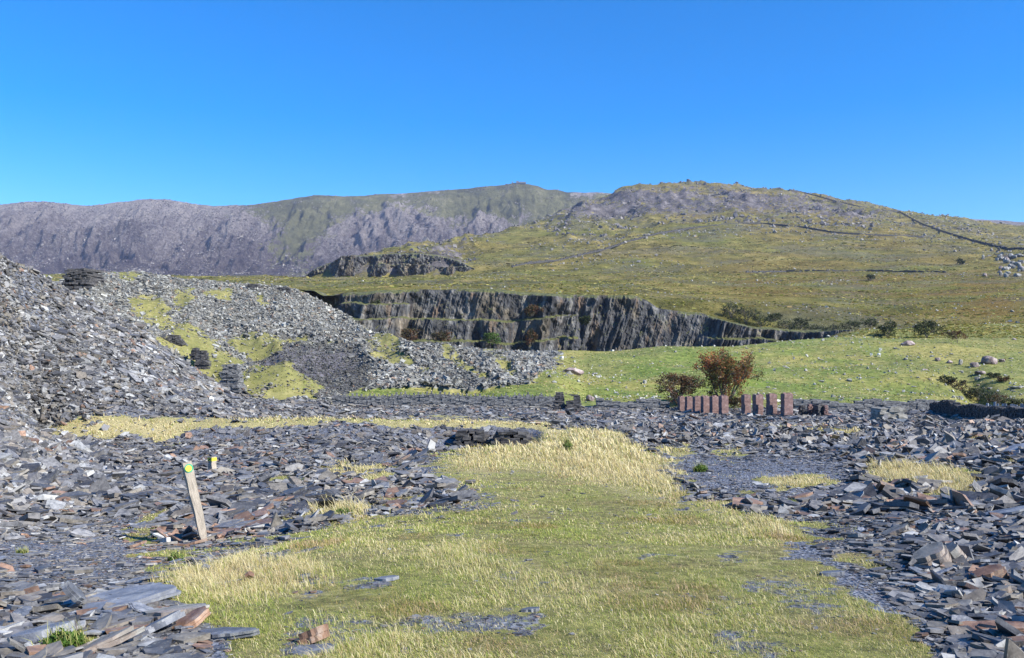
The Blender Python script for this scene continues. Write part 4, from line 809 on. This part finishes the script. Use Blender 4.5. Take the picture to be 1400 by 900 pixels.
dg = disc(rt, 'marker_plate', (wd * .52, -wd * .0, h1 - wd * .75), wd * .50, M_GRN, (1, 0, 0)); disc(dg, 'marker_disc', (wd * .52 + .008, -wd * .05, h1 - wd * .75), wd * .37, M_YEL, (1, 0, 0))
for o_ in rt.children: pass
P2 = hit(290, 645); w2 = 7.5 * P2.y / F; h2 = 24 * P2.y / F
rt2, wd2 = post(290, 648, h2, w2, (0, 0, math.radians(-30)), 'short upright wooden post with a yellow top band behind the leaning post', False)
mb = MB(); mb.box((0, 0, h2 - w2 * .45), (w2 * 1.1, w2 * 1.1, w2 * .6)); mb.obj('yellow_band', M_YEL, rt2)
ar = MB(); 
for q in (-.2, .0, .2): ar.box((q * w2, -w2 * .575, h2 - w2 * .45 + q * w2 * .6), (w2 * .16, w2 * .03, w2 * .2))
ar.obj('arrow_mark', plain('black_mark', (.03, .03, .03)), rt2)

# ---------------------------------------------------------------- brick pillars
PL = [(927.1,936.6,542.9,562,88),(937,946.8,543,562.5,86.5),(947.8,958,542.8,566,85),(959,970.3,542.5,567.5,83.5),(971.3,982.9,542.3,569,82),(984,995.4,541.5,570,80.5),
      (1013.7,1026,540.4,568,78.5),(1029,1043,540,568.5,77),(1048,1062,539.5,568.5,75.5),(1068,1083.7,538.6,566,74)]
ORD = ['leftmost of the six close-set red brick pillars, narrowest and furthest', 'second from the left of the six close-set red brick pillars', 'third from the left of the six close-set red brick pillars', 'fourth from the left of the six close-set red brick pillars', 'fifth from the left of the six close-set red brick pillars', 'rightmost of the six close-set red brick pillars, before the gap',
       'first red brick pillar right of the gap, in the group of four', 'second red brick pillar right of the gap, in the group of four', 'third red brick pillar right of the gap, in the group of four', 'rightmost and broadest of all the brick pillars, beside the broken stub']
for i, (ua, ub, rt_, rb_, y) in enumerate(PL):
    ua += 1.3 if i < 6 else 2.8
    wd_ = (ub - ua) * y / F; xc = ((ua + ub) / 2 - 700) * y / F; zt_ = (HZ - rt_) * y / F; zb_ = min((HZ - rb_) * y / F, H1(xc, y + .3)) - .45; hh = zt_ - zb_
    rg = random.Random(i); m = MB(); nc = 13; ch = hh / nc
    for q in range(nc):
        j = .012; m.box((rg.uniform(-j, j), rg.uniform(-j, j), ch * (q + .5)), (wd_ * .94 + rg.uniform(-.02, .03), .8 + rg.uniform(-.02, .03), ch * 1.0), jit=.008)
    for q in range(5):
        if rg.random() < .75: m.box((rg.uniform(-.4, .4) * wd_ * .8, rg.uniform(-.2, .2), hh + .04), (rg.uniform(.12, .28), .2, .09), Matrix.Rotation(rg.uniform(-.3, .3), 3, 'Z'), .008)
    o = m.obj('brick_pillar', M_BRICK, None, (xc, y + .31, zb_)); o.rotation_euler[2] = math.radians(rg.uniform(-1.5, 1.5) + 7)
    tag(o, ORD[i], 'brick pillar', 'red brick pillars in a row')

# ---------------------------------------------------------------- masonry
def wall(name, P, hgt, th, stone, mat, lab, cat='stone wall', seed=1, topj=.3, upright=False, group=None, gaps=0):
    """P: world points on the ground; courses of irregular stones"""
    rg = random.Random(seed); m = MB(); org = P[0].copy()
    for a, b in zip(P[:-1], P[1:]):
        d = b - a; ln = d.length; ang = math.atan2(d.y, d.x); n = max(1, int(ln / stone[0]))
        for i in range(n):
            t = (i + .5) / n; c = a + d * t - org; hl = hgt * (1 + topj * float(vn(np.array([(c.x + c.y) * .35]), np.array([seed * 3.0]))[0] * 2 - 1)); z = -.25
            if rg.random() < gaps: hl *= .5
            while z < hl:
                h = stone[1] * rg.uniform(.6, 1.3)
                m.box((c.x + rg.uniform(-.05, .05) * stone[0], c.y + rg.uniform(-.1, .1) * th, c.z + z + h / 2), (ln / n * rg.uniform(.95, 1.2), th * rg.uniform(.8, 1.1), h * 1.05), Matrix.Rotation(ang + rg.uniform(-.08, .08), 3, 'Z') @ Matrix.Rotation(rg.uniform(-.06, .06), 3, 'Y'), .12 * min(stone), ); z += h
            if upright:
                hu = upright * rg.uniform(.5, 1.4); m.box((c.x, c.y, c.z + z + hu * .4), (stone[0] * rg.uniform(.15, .5), th * .7, hu), Matrix.Rotation(ang, 3, 'Z') @ Matrix.Rotation(rg.uniform(-.3, .3), 3, 'Y'), .02)
    return tag(m.obj(name, mat, None, org), lab, cat, group)
def path(pts, y0=60, y1=2900): return [hit(u, r, y0, y1) for u, r in pts]
def gpath(pts): return [Vector(((u - 700) * y / F, y, H1((u - 700) * y / F, y))) for u, y in pts]
wall('field_wall', gpath([(u, 89.5) for u in range(455, 775, 12)]), .95, .5, (.38, .2), M_DRY, 'long low slate field wall topped with jagged dark uprights, left of the slate ruin', upright=.28, seed=2, topj=.1)
wall('field_wall', gpath([(u, 89.5) for u in range(815, 925, 11)]), .75, .6, (.5, .2), M_DRY, 'low tumbled slate wall between the slate ruin and the russet bush', seed=3, topj=.4)
wall('field_wall', gpath([(u, 90) for u in range(1085, 1290, 12)]), 1.0, .6, (.55, .22), M_DRY, 'slate field wall with pale capstones behind the broken brick stubs', seed=4, topj=.3)
wall('field_wall', gpath([(1275, 88), (1290, 82), (1310, 76), (1330, 71), (1350, 66), (1372, 62), (1395, 58), (1420, 55)]), 1.05, .6, (.4, .18), M_DRYD, 'dark slate wall running downhill to the right edge in front of the upright slate fence', seed=5, topj=.25)
def slate_fence(P, lab):
    m = MB(); rg = random.Random(9); org = P[0].copy()
    for a, b in zip(P[:-1], P[1:]):
        d = b - a; n = max(1, int(d.length / .28)); ang = math.atan2(d.y, d.x)
        for i in range(n): c = a + d * (i / n) - org; h = rg.uniform(1.3, 1.7); m.box((c.x, c.y, c.z + h / 2 - .2), (.25, .05, h), Matrix.Rotation(ang, 3, 'Z') @ Matrix.Rotation(rg.uniform(-.07, .07), 3, 'Y'), .02)
    return tag(m.obj('slate_fence', M_SLF, None, org), lab, 'slate fence')
g = NT('fence_slate', .5, .5); g.color(g.ramp(g.voro(3, 'Color', sc3=(1, 1, .2)), [(.2, (.13,.15,.17)), (.8, (.30,.32,.35))])); M_SLF = g.m
slate_fence(gpath([(1350, 76), (1375, 74), (1400, 72), (1430, 70)]), 'fence of upright pale slate slabs at the right edge behind the dark wall')
def ruin(name, u, r, wpx, hpx, dep, lab, mat, seed=1, y0=60, taper=.75, cat='ruin', notch=None, yfix=None, ang=0, stone=.22):
    p = hit(u, r, y0) if yfix is None else Vector(((u - 700) * yfix / F, yfix, (HZ - r) * yfix / F)); W = wpx * p.y / F; Hh = hpx * p.y / F; rg = random.Random(seed); m = MB(); z = -.5
    while z < Hh:
        h = stone * rg.uniform(.6, 1.2); t = max(z / Hh, 0); w_ = W * (1 - (1 - taper) * t) * rg.uniform(.94, 1.04); n = max(2, int(w_ / (stone * 2.4))); dp = dep * (1 - .3 * t)
        for i in range(n):
            x = (i + .5) / n - .5
            if notch and abs(x - notch[0]) < notch[1] and t > notch[2]: continue
            m.box((x * w_ + rg.uniform(-.2, .2) * stone, rg.uniform(-.3, .3) * stone, z + h / 2), (w_ / n * rg.uniform(.95, 1.25), dp * rg.uniform(.8, 1.15), h * rg.uniform(.9, 1.15)), Matrix.Rotation(rg.uniform(-.22, .22), 3, 'Z') @ Matrix.Rotation(rg.uniform(-.08, .08), 3, 'Y'), .14 * stone)
        z += h
    for q in range(4): m.box((rg.uniform(-.3, .3) * W * taper, 0, Hh + stone * .2), (stone * rg.uniform(1, 2), dep * .5, stone * .6), Matrix.Rotation(rg.uniform(-.3, .3), 3, 'Y'), .03)
    o = m.obj(name, mat, None, p); o.rotation_euler[2] = ang; return tag(o, lab, cat)
ruin('slate_outcrop', 645, 594, 40, 5, 1.2, 'low dark slate ledge under the grassy line on the far side of the pit', M_DRYD, 21, yfix=42.3, taper=.8, stone=.14)
ruin('slate_outcrop', 700, 604, 50, 14, 1.6, 'dark overhanging slate outcrop at the right end of the pit, left of straw grass', M_DRYD, 20, yfix=41.8, taper=.75, stone=.16)
ruin('slate_tower', 317, 531, 26, 32, 1.8, 'stubby square slate tower ruin at the foot of the grassy spur', M_DRY, 1, yfix=92, taper=.8)
ruin('slate_wall_stub', 277, 499, 17, 17, 1.2, 'dark broken slate wall stub higher up beside the grassy spur', M_DRYD, 2, yfix=99, taper=.7)
ruin('slate_wall_stub', 268, 487, 12, 10, 1.0, 'small dark slate heap wall adjoining the broken stub above it', M_DRYD, 3, yfix=101, taper=.6)
ruin('slate_wall_stub', 238, 470, 26, 10, 1.2, 'low dark slate wall remnant, highest along the grassy spur', M_DRYD, 4, yfix=105, taper=.5)
ruin('slate_ruin_mound', 115, 403, 42, 32, 8, 'dark layered slate platform ruin on top of the far tip at the left', M_DRYD, 5, yfix=158, taper=.65, stone=.4)
ruin('slate_ruin_wall', 765, 560, 16, 22, .8, 'tall dark jagged part of the slate ruin by the end of the field wall', M_DRYD, 6, yfix=85, taper=.55)
ruin('slate_ruin_wall', 784, 560, 22, 19, .8, 'lower notched part of the slate ruin, right of its tall jagged part', M_DRYD, 7, yfix=84.5, taper=.75, notch=(-.1, .2, .6))
ruin('stone_pier', 276, 388, 8, 5, 1.5, 'small dark rounded cairn on the skyline of the far tip', M_DRYD, 8, yfix=180, taper=.6)
ruin('slate_outcrop', 347, 395, 16, 6, 2, 'dark broken slate edge on the crest of the far tip', M_DRYD, 9, yfix=178, taper=.7)
ruin('slate_outcrop', 388, 399, 20, 5, 2, 'second dark slate edge on the crest of the far tip, further right', M_DRYD, 10, yfix=178, taper=.7)
ruin('brick_stub', 1108, 574, 9, 20, .5, 'broken narrow brick stub left of the dark recess, right of the pillar row', M_BRICK, 11, yfix=76, taper=.7, stone=.12)
ruin('brick_stub', 1097, 572, 12, 15, .5, 'low crumbled masonry beside the rightmost brick pillar', M_DRYD, 12, yfix=76, taper=.5)
ruin('dark_masonry_block', 1120, 574, 14, 20, 1.0, 'square dark masonry block standing right of the narrow brick stub', M_DRYD, 13, yfix=75, taper=.95, ang=.5)
ruin('brick_stub', 1129, 571, 5, 16, .4, 'thin brick jamb on the right side of the dark masonry block', M_BRICK, 14, yfix=74.5, taper=.8, stone=.12)
ruin('stone_terrace', 1215, 580, 40, 22, 2.0, 'stepped ruin of pale coursed slate blocks on the right', masonry('pale_courses', [(.2, (.06,.06,.055)), (.5, (.22,.21,.18)), (.8, (.38,.36,.31))], 2), 15, yfix=66, taper=.8, stone=.24)
ruin('upright_slates', 1232, 590, 12, 12, .3, 'pair of pale upright slates in front of the stepped ruin', M_SLF, 16, yfix=60, taper=.7, stone=.5, cat='slates')
for j, (u, r) in enumerate([(1140, 575), (1150, 578), (1160, 582), (1172, 585), (1182, 578)]):
    boulder(u, r, 9, 7, 'reddish rubble block in the heap between the dark masonry block and the stepped ruin', M_BOULR, y0=50, seed=70 + j, group='reddish rubble blocks', name='rubble_block', cat='rubble', y1=85)
# hillside walls
HW = dict(th=1.2, mat=M_DRYD, topj=.35)
wall('hill_wall', path([(700,366),(724,361),(769,356),(800,348),(826,342),(850,334),(867,329),(900,320),(925,316),(950,312),(980,309),(1014,306),(1040,306),(1070,309),(1100,312),(1143,319),(1175,321),(1211,323),(1263,325)], 850, 1700), 1.7, stone=(3.2, .8), lab='long dark wall arching over the green shoulder of the hill', seed=21, **HW)
wall('hill_wall', path([(1057,256.5),(1080,260),(1100,264),(1143,276),(1175,283),(1211,288.5),(1229,290),(1248,301),(1263,308),(1285,316),(1306,323),(1330,330),(1357,337),(1380,342),(1402,346)], 1000, 2400), 1.9, stone=(3.6, .9), lab='dark wall climbing from the right edge to the skyline of the rocky hill', seed=22, **HW)
wall('hill_wall', path([(1020,373),(1074,372),(1130,371),(1186,371),(1240,372),(1293,373)], 600, 1300), 1.1, stone=(2.2, .6), lab='faint low broken wall crossing the brown lower hillside', seed=23, **HW, gaps=.3)
# summit building
ys = 4185; sx = (714 - 700) * ys / F; sz = float(np.interp(714, uf, ZF[:, np.argmin(abs(yf - 4195))])) 
m = MB(); m.box((0, 0, 3), (36, 12, 8)); m.box((-24, 0, 5), (12, 12, 12)); m.box((-50, 0, 5), (5, 5, 12), taper=.5)
tag(m.obj('summit_building', plain('summit_stone', (.13, .125, .125)), None, (sx, ys, sz)), 'tiny low dark building on the highest mountain summit', 'building')

# ---------------------------------------------------------------- trees and bushes
def tree(name, p, hgt, wid, leaf, lab, cat, nleaf, lsize, seed, stems=4, base=.12, gap=.0, flat=1.0, group=None, bark=M_BARK, lean=0):
    rg = random.Random(seed); rn = np.random.default_rng(seed); root = empty_at(name, p); tag(root, lab, cat, group); m = MB(); tips = []
    def grow(q, d, ln, r, dep):
        pts = [q]; rad = [r]
        for i in range(3):
            d = (d + Vector([rg.gauss(0, .16) for _ in range(3)]) + Vector((0, 0, .05))).normalized(); q = q + d * ln / 3; pts.append(q); rad.append(r * (1 - .25 * (i + 1) / 3 * 1.2)); 
            if dep <= 2: tips.append(q)
        m.tube(pts, rad, 5 if dep > 1 else 4)
        if dep == 0: tips.append(q); return
        for k in range(rg.choice([2, 3, 3])):
            nd = (d + Vector([rg.gauss(0, .62), rg.gauss(0, .62), rg.gauss(.05, .4)])).normalized(); nd.z *= flat; grow(q, nd.normalized(), ln * rg.uniform(.55, .82), r * .6, dep - 1)
    for s_ in range(stems):
        a_ = s_ / stems * 6.28 + rg.random(); sp = rg.uniform(.25, .6) * (wid / hgt) if stems > 1 else .05
        grow(Vector((0, 0, -.1)), Vector((math.cos(a_) * sp + lean, math.sin(a_) * sp, 1)).normalized(), hgt * .32, hgt * .018 + .015, 3)
    T = np.array([tuple(t) for t in tips]); k = np.array([wid / 2 / max(np.percentile(abs(T[:, 0]), 93), .01), wid / 2 / max(np.percentile(abs(T[:, 1]), 93), .01), hgt / np.percentile(T[:, 2], 97)])
    m.V = [Vector((v.x * (1 + (k[0] - 1) * min(v.z / hgt * 2, 1)), v.y * (1 + (k[1] - 1) * min(v.z / hgt * 2, 1)), v.z * k[2])) for v in m.V]
    f = np.minimum(T[:, 2:3] / hgt * 2, 1); T = np.concatenate([T[:, :2] * (1 + (k[:2] - 1) * f), T[:, 2:3] * k[2]], 1); T = T[T[:, 2] > base * hgt]
    m.obj('trunk', bark, root, smooth=True)
    ne = 70; ph = rn.uniform(0, 6.28, ne); cz = rn.uniform(base + .08, .97, ne); rr0 = np.sqrt(np.clip(1 - ((cz - .42) / .6) ** 2, .02, 1)) * rn.uniform(.45, .98, ne)
    T = np.concatenate([T, np.stack([np.cos(ph) * rr0 * wid / 2, np.sin(ph) * rr0 * wid / 2, cz * hgt], -1)])
    T = np.concatenate([T, np.repeat(T[-ne:], max(1, len(T) // (2 * ne)), 0)])
    c = T[rn.integers(0, len(T), nleaf)] + rn.normal(0, 1, (nleaf, 3)) * np.array([wid, wid, hgt]) * .045
    nn = rn.normal(0, 1, (nleaf, 3)) + [0, 0, .5]; nn /= np.linalg.norm(nn, axis=1, keepdims=True); t_ = np.cross(nn, rn.normal(0, 1, (nleaf, 3))); t_ /= np.linalg.norm(t_, axis=1, keepdims=True); b_ = np.cross(nn, t_)
    sz_ = lsize * rn.uniform(.5, 1.3, (nleaf, 1)); V = np.stack([c - t_ * sz_, c + b_ * sz_ * .5, c + t_ * sz_, c - b_ * sz_ * .5], 1).reshape(-1, 3)
    cl = fbm(c[:, 0] * 3 / wid + seed, c[:, 2] * 3 / hgt + c[:, 1] * 2 / wid, 3, seed); rv = np.clip(.5 + cl * .7 + rn.normal(0, .22, nleaf), 0, 1)
    me = mesh_np('crown', V, np.arange(nleaf * 4), np.full(nleaf, 4), {'rnd': np.repeat(rv, 4)}); link('crown', me, leaf, root)
    return root
def atu(u, y): x = (u - 700) * y / F; return Vector((x, y, H1(x, y)))
tree('rowan_tree', atu(991, 91), 72 * 91 / F, 62 * 91 / F, M_ROWAN, 'red-berried rowan tree, tallest tree, behind the brick pillars', 'tree', 8500, .12, 3, 7, .1)
tree('russet_bush', atu(926, 91), 41 * 91 / F, 58 * 91 / F, M_RBUSH, 'low dark russet bush left of the red-berried rowan tree', 'bush', 5000, .10, 5, 7, .05)
tree('small_bush', atu(1005, 90), 15 * 90 / F, 24 * 90 / F, M_RBUSH, 'small low brown bush seen in the gap between the two pillar groups', 'bush', 1200, .10, 8, 5, .1)
def far_tree(u, r, h, w_, lab, seed, y0=180, leaf=M_DKLEAF, n=1500, name='hawthorn_tree', cat='tree', stems=2, base=.2, y1=2900):
    p = hit(u, r, y0, y1); return tree(name, p, h * p.y / F, w_ * p.y / F, leaf, lab, cat, n, 1.0 * p.y / F, seed, stems, base, flat=.8)
far_tree(1267, 462, 22, 34, 'dark rounded hawthorn tree, largest on the field crest at the right', 31, n=3000, stems=4, base=.1)
far_tree(1309, 472, 17, 28, 'bare spreading hawthorn tree right of the largest rounded hawthorn', 32, n=900, stems=1, base=.3, leaf=M_RBUSH)
far_tree(1214, 461, 20, 24, 'dim dark bush left of the largest rounded hawthorn', 33, n=1800, stems=4, base=.0)
far_tree(1190, 384, 8, 13, 'lone small dark tree on the brown hillside', 34, n=500, y0=500, stems=3, base=.05)
far_tree(1313, 362, 8, 9, 'small dark tree beside the rockfall on the right hillside', 35, n=400, y0=700, stems=3, base=.05)
for j, (u, y, h, w_, lf, lab) in enumerate([(672,281,20,20,M_GLEAF,'green bush growing on the lower quarry bench in the middle'), (725,283,22,18,M_RBUSH,'brown leafless bush on the quarry bench right of the green bush'), (728,291,16,22,M_RBUSH,'brown bush high on the upper quarry bench'),
        (560,283,20,34,M_RBUSH,'broad brown thicket at the left foot of the quarry face'), (605,280,16,24,M_RBUSH,'smaller brown thicket beside the broad one at the quarry foot'), (515,292,18,14,M_DKLEAF,'dark bush at the left end of the upper quarry bench'),
        (800,287,12,14,M_DKLEAF,'dark bush on the quarry ledge right of the middle')]):
    rows = {672: 476, 725: 474, 728: 434, 560: 470, 605: 470, 515: 430, 800: 445}[u]; p = Vector(((u - 700) * y / F, y, (HZ - rows) * y / F))
    tree('quarry_bush', p, h * y / F, w_ * y / F, lf, lab, 'bush', 1500, .28, 50 + j, 5, .05)
# dark scrub: slope above the quarry's right end, gully at the right of the field
sc = [(895,432,14,24),(925,436,12,26),(1000,432,20,26),(1020,440,22,30),(1040,446,18,28),(1075,452,16,34),(1110,458,16,30),(1140,460,14,30),(1165,462,14,26),(1095,446,14,24),(1060,436,10,20),(1190,460,12,22)]
for j, (u, r, h, w_) in enumerate(sc):
    far_tree(u, r + 3, h, w_, 'dark green scrub bush on the slope above the right end of the quarry face', 60 + j, y0=292, y1=345, n=900, name='scrub_bush', cat='bush', stems=5, base=.0)['group'] = 'scrub bushes above the quarry'
gs_ = [(1308,531,14,24),(1322,540,14,28),(1338,545,16,30),(1352,548,14,26),(1366,552,14,26),(1380,555,12,26),(1395,556,12,22),(1295,522,10,22),(1372,520,7,22),(1358,514,6,18)]
for j, (u, r, h, w_) in enumerate(gs_):
    far_tree(u, r + 2, h, w_, 'dark bracken clump in the shadowed gully at the right of the field', 80 + j, y0=95, y1=200, n=900, name='bracken_clump', cat='bracken', stems=5, base=.0, leaf=[M_DKLEAF, M_RBUSH][j % 4 == 0])['group'] = 'bracken clumps in the gully'
# foreground plants
def tuft(name, u, r, hp, wp, leaf, lab, n, seed, y0=3.0, broad=.35):
    p = hit(u, r, y0, 80); s = p.y / F; rn = np.random.default_rng(seed); h = hp * s; w_ = wp * s; root = empty_at(name, p); tag(root, lab, 'plant')
    a = rn.uniform(0, 6.28, n); q = np.sqrt(rn.random(n)); x = np.cos(a) * q * w_ * .4; y = np.sin(a) * q * w_ * .4; z = rn.uniform(0, h * .9, n) * (1 - q * .6)
    sz_ = h * .16 * rn.uniform(.6, 1.3, n); c = np.stack([x, y, z], -1); nn = rn.normal(0, 1, (n, 3)) + [0, -.3, 1]; nn /= np.linalg.norm(nn, axis=1, keepdims=True)
    t_ = np.cross(nn, rn.normal(0, 1, (n, 3))); t_ /= np.linalg.norm(t_, axis=1, keepdims=True); b_ = np.cross(nn, t_)
    V = np.stack([c - t_ * sz_[:, None], c + b_ * sz_[:, None] * broad, c + t_ * sz_[:, None], c - b_ * sz_[:, None] * broad], 1).reshape(-1, 3)
    link('leaves', mesh_np('leaves', V, np.arange(n * 4), np.full(n, 4), {'rnd': np.repeat(np.clip(rn.normal(.6, .3, n), 0, 1), 4)}), leaf, root)
    nb = 60; xb = rn.uniform(-.45, .45, nb) * w_; yb = rn.uniform(-.3, .3, nb) * w_; v, f, t2, cc = blades(xb, yb, 0 * xb, h * rn.uniform(.7, 1.5, nb), np.full(nb, .0022 + h * .006), rn.uniform(.1, .7, nb), np.array([[.30, .30, .10]]) * rn.uniform(.6, 1.5, (nb, 1)), rn)
    link('stems', mesh_np('stems', v, f, t2, {'col': cc}), M_BLADE, root)
tuft('leafy_plant', 85, 888, 34, 66, M_GLEAF, 'green leafy tuft among the slabs in the bottom left corner', 900, 1)
tuft('fern', 958, 645, 14, 24, M_GLEAF, 'bright green fern on the slate just right of the grass track', 500, 2)
tuft('rush_clump', 776, 617, 22, 16, M_GLEAF, 'green rush clump standing in the straw grass at the far end of the track', 300, 3, broad=.12)
tuft('leafy_plant', 240, 768, 16, 26, M_GLEAF, 'small green tuft below the leaning post', 300, 4)
tuft('leafy_plant', 30, 757, 9, 16, M_GLEAF, 'tiny green tuft on the slate at the left edge', 200, 5)
tuft('leafy_plant', 1084, 690, 8, 14, M_GLEAF, 'tiny bright green tuft on the right slate bank', 200, 6)
tuft('leafy_plant', 470, 705, 14, 34, M_GLEAF, 'green leafy tuft between slates left of the track', 400, 7)
tuft('leafy_plant', 415, 658, 6, 14, M_GLEAF, 'tiny green tuft on the slates behind the flat slab', 200, 8)

# ---------------------------------------------------------------- sheep
M_WOOL = plain('wool', (.78, .76, .70), .95, .05, .08, 5, .02); M_FACE = plain('sheep_face', (.25, .23, .2), .8, .1)
def sheep():
    root = empty_at('sheep', (0, 0, 0)); me = bpy.data.meshes.new('body'); bm = bmesh.new()
    vs = [(-.42,0,.62,.22),(-.15,0,.64,.27),(.15,0,.64,.27),(.4,0,.66,.21),(.56,0,.55,.12),(.68,0,.36,.085),(.74,0,.24,.06)]; sk = []
    V = [bm.verts.new(v[:3]) for v in vs]; rad = [v[3] for v in vs]
    for a, b in zip(V[:-1], V[1:]): bm.edges.new((a, b))
    for bi, sx in ((0, -.4), (3, .36)):
        for sy in (-.13, .13):
            q = V[bi]
            for z, r in ((.36, .07), (.18, .045), (0, .04)): nv = bm.verts.new((sx + (.03 if z == .18 else 0), sy, z)); rad.append(r); bm.edges.new((q, nv)); q = nv
    bm.to_mesh(me); bm.free(); o = bpy.data.objects.new('body', me); COL.objects.link(o); o.modifiers.new('skin', 'SKIN'); sb = o.modifiers.new('sub', 'SUBSURF'); sb.levels = sb.render_levels = 1
    for i, r in enumerate(rad): me.skin_vertices[0].data[i].radius = (r, r)
    me.skin_vertices[0].data[1].use_root = True
    bpy.context.view_layer.update(); dg = bpy.context.evaluated_depsgraph_get(); m2 = bpy.data.meshes.new_from_object(o.evaluated_get(dg)); bpy.data.objects.remove(o)
    m2.materials.clear(); m2.materials.append(M_WOOL); b = link('body', m2, None, root); return root
sh = sheep()
for i, (u, r, rz, lab) in enumerate([(1191, 488, 4.4, 'white sheep grazing, left of the three on the green field'), (1201.5, 488, 4.2, 'white sheep grazing, lower right of the three on the green field'), (1203, 481, 2.4, 'white sheep grazing, uppermost of the three on the green field'), (768, 492.5, 3.4, 'lone white sheep on the grass below the quarry face')]):
    if i == 0: o = sh
    else:
        o = sh.copy(); COL.objects.link(o)
        for ch in list(sh.children): c2 = ch.copy(); COL.objects.link(c2); c2.parent = o
    o.location = hit(u, r, 100, 290); o.rotation_euler[2] = [1.2, 1.75, 1.4, 2.2][i]; o.scale = (.82,) * 3; tag(o, lab, 'sheep', 'grazing sheep')

# ---------------------------------------------------------------- haze
hz_m = bpy.data.materials.new('haze'); hz_m.use_nodes = True; t = hz_m.node_tree; t.nodes.clear()
pv = t.nodes.new('ShaderNodeVolumePrincipled'); pv.inputs['Color'].default_value = (.55, .66, 1.0, 1); pv.inputs['Density'].default_value = .000042; pv.inputs['Anisotropy'].default_value = 0.0
oo = t.nodes.new('ShaderNodeOutputMaterial'); t.links.new(pv.outputs[0], oo.inputs['Volume'])
mb = MB(); mb.box((0, 2600, 440), (9600, 5600, 1140)); hz_o = mb.obj('haze', hz_m); tag(hz_o, kind='stuff')
SC.cycles.volume_bounces = 0
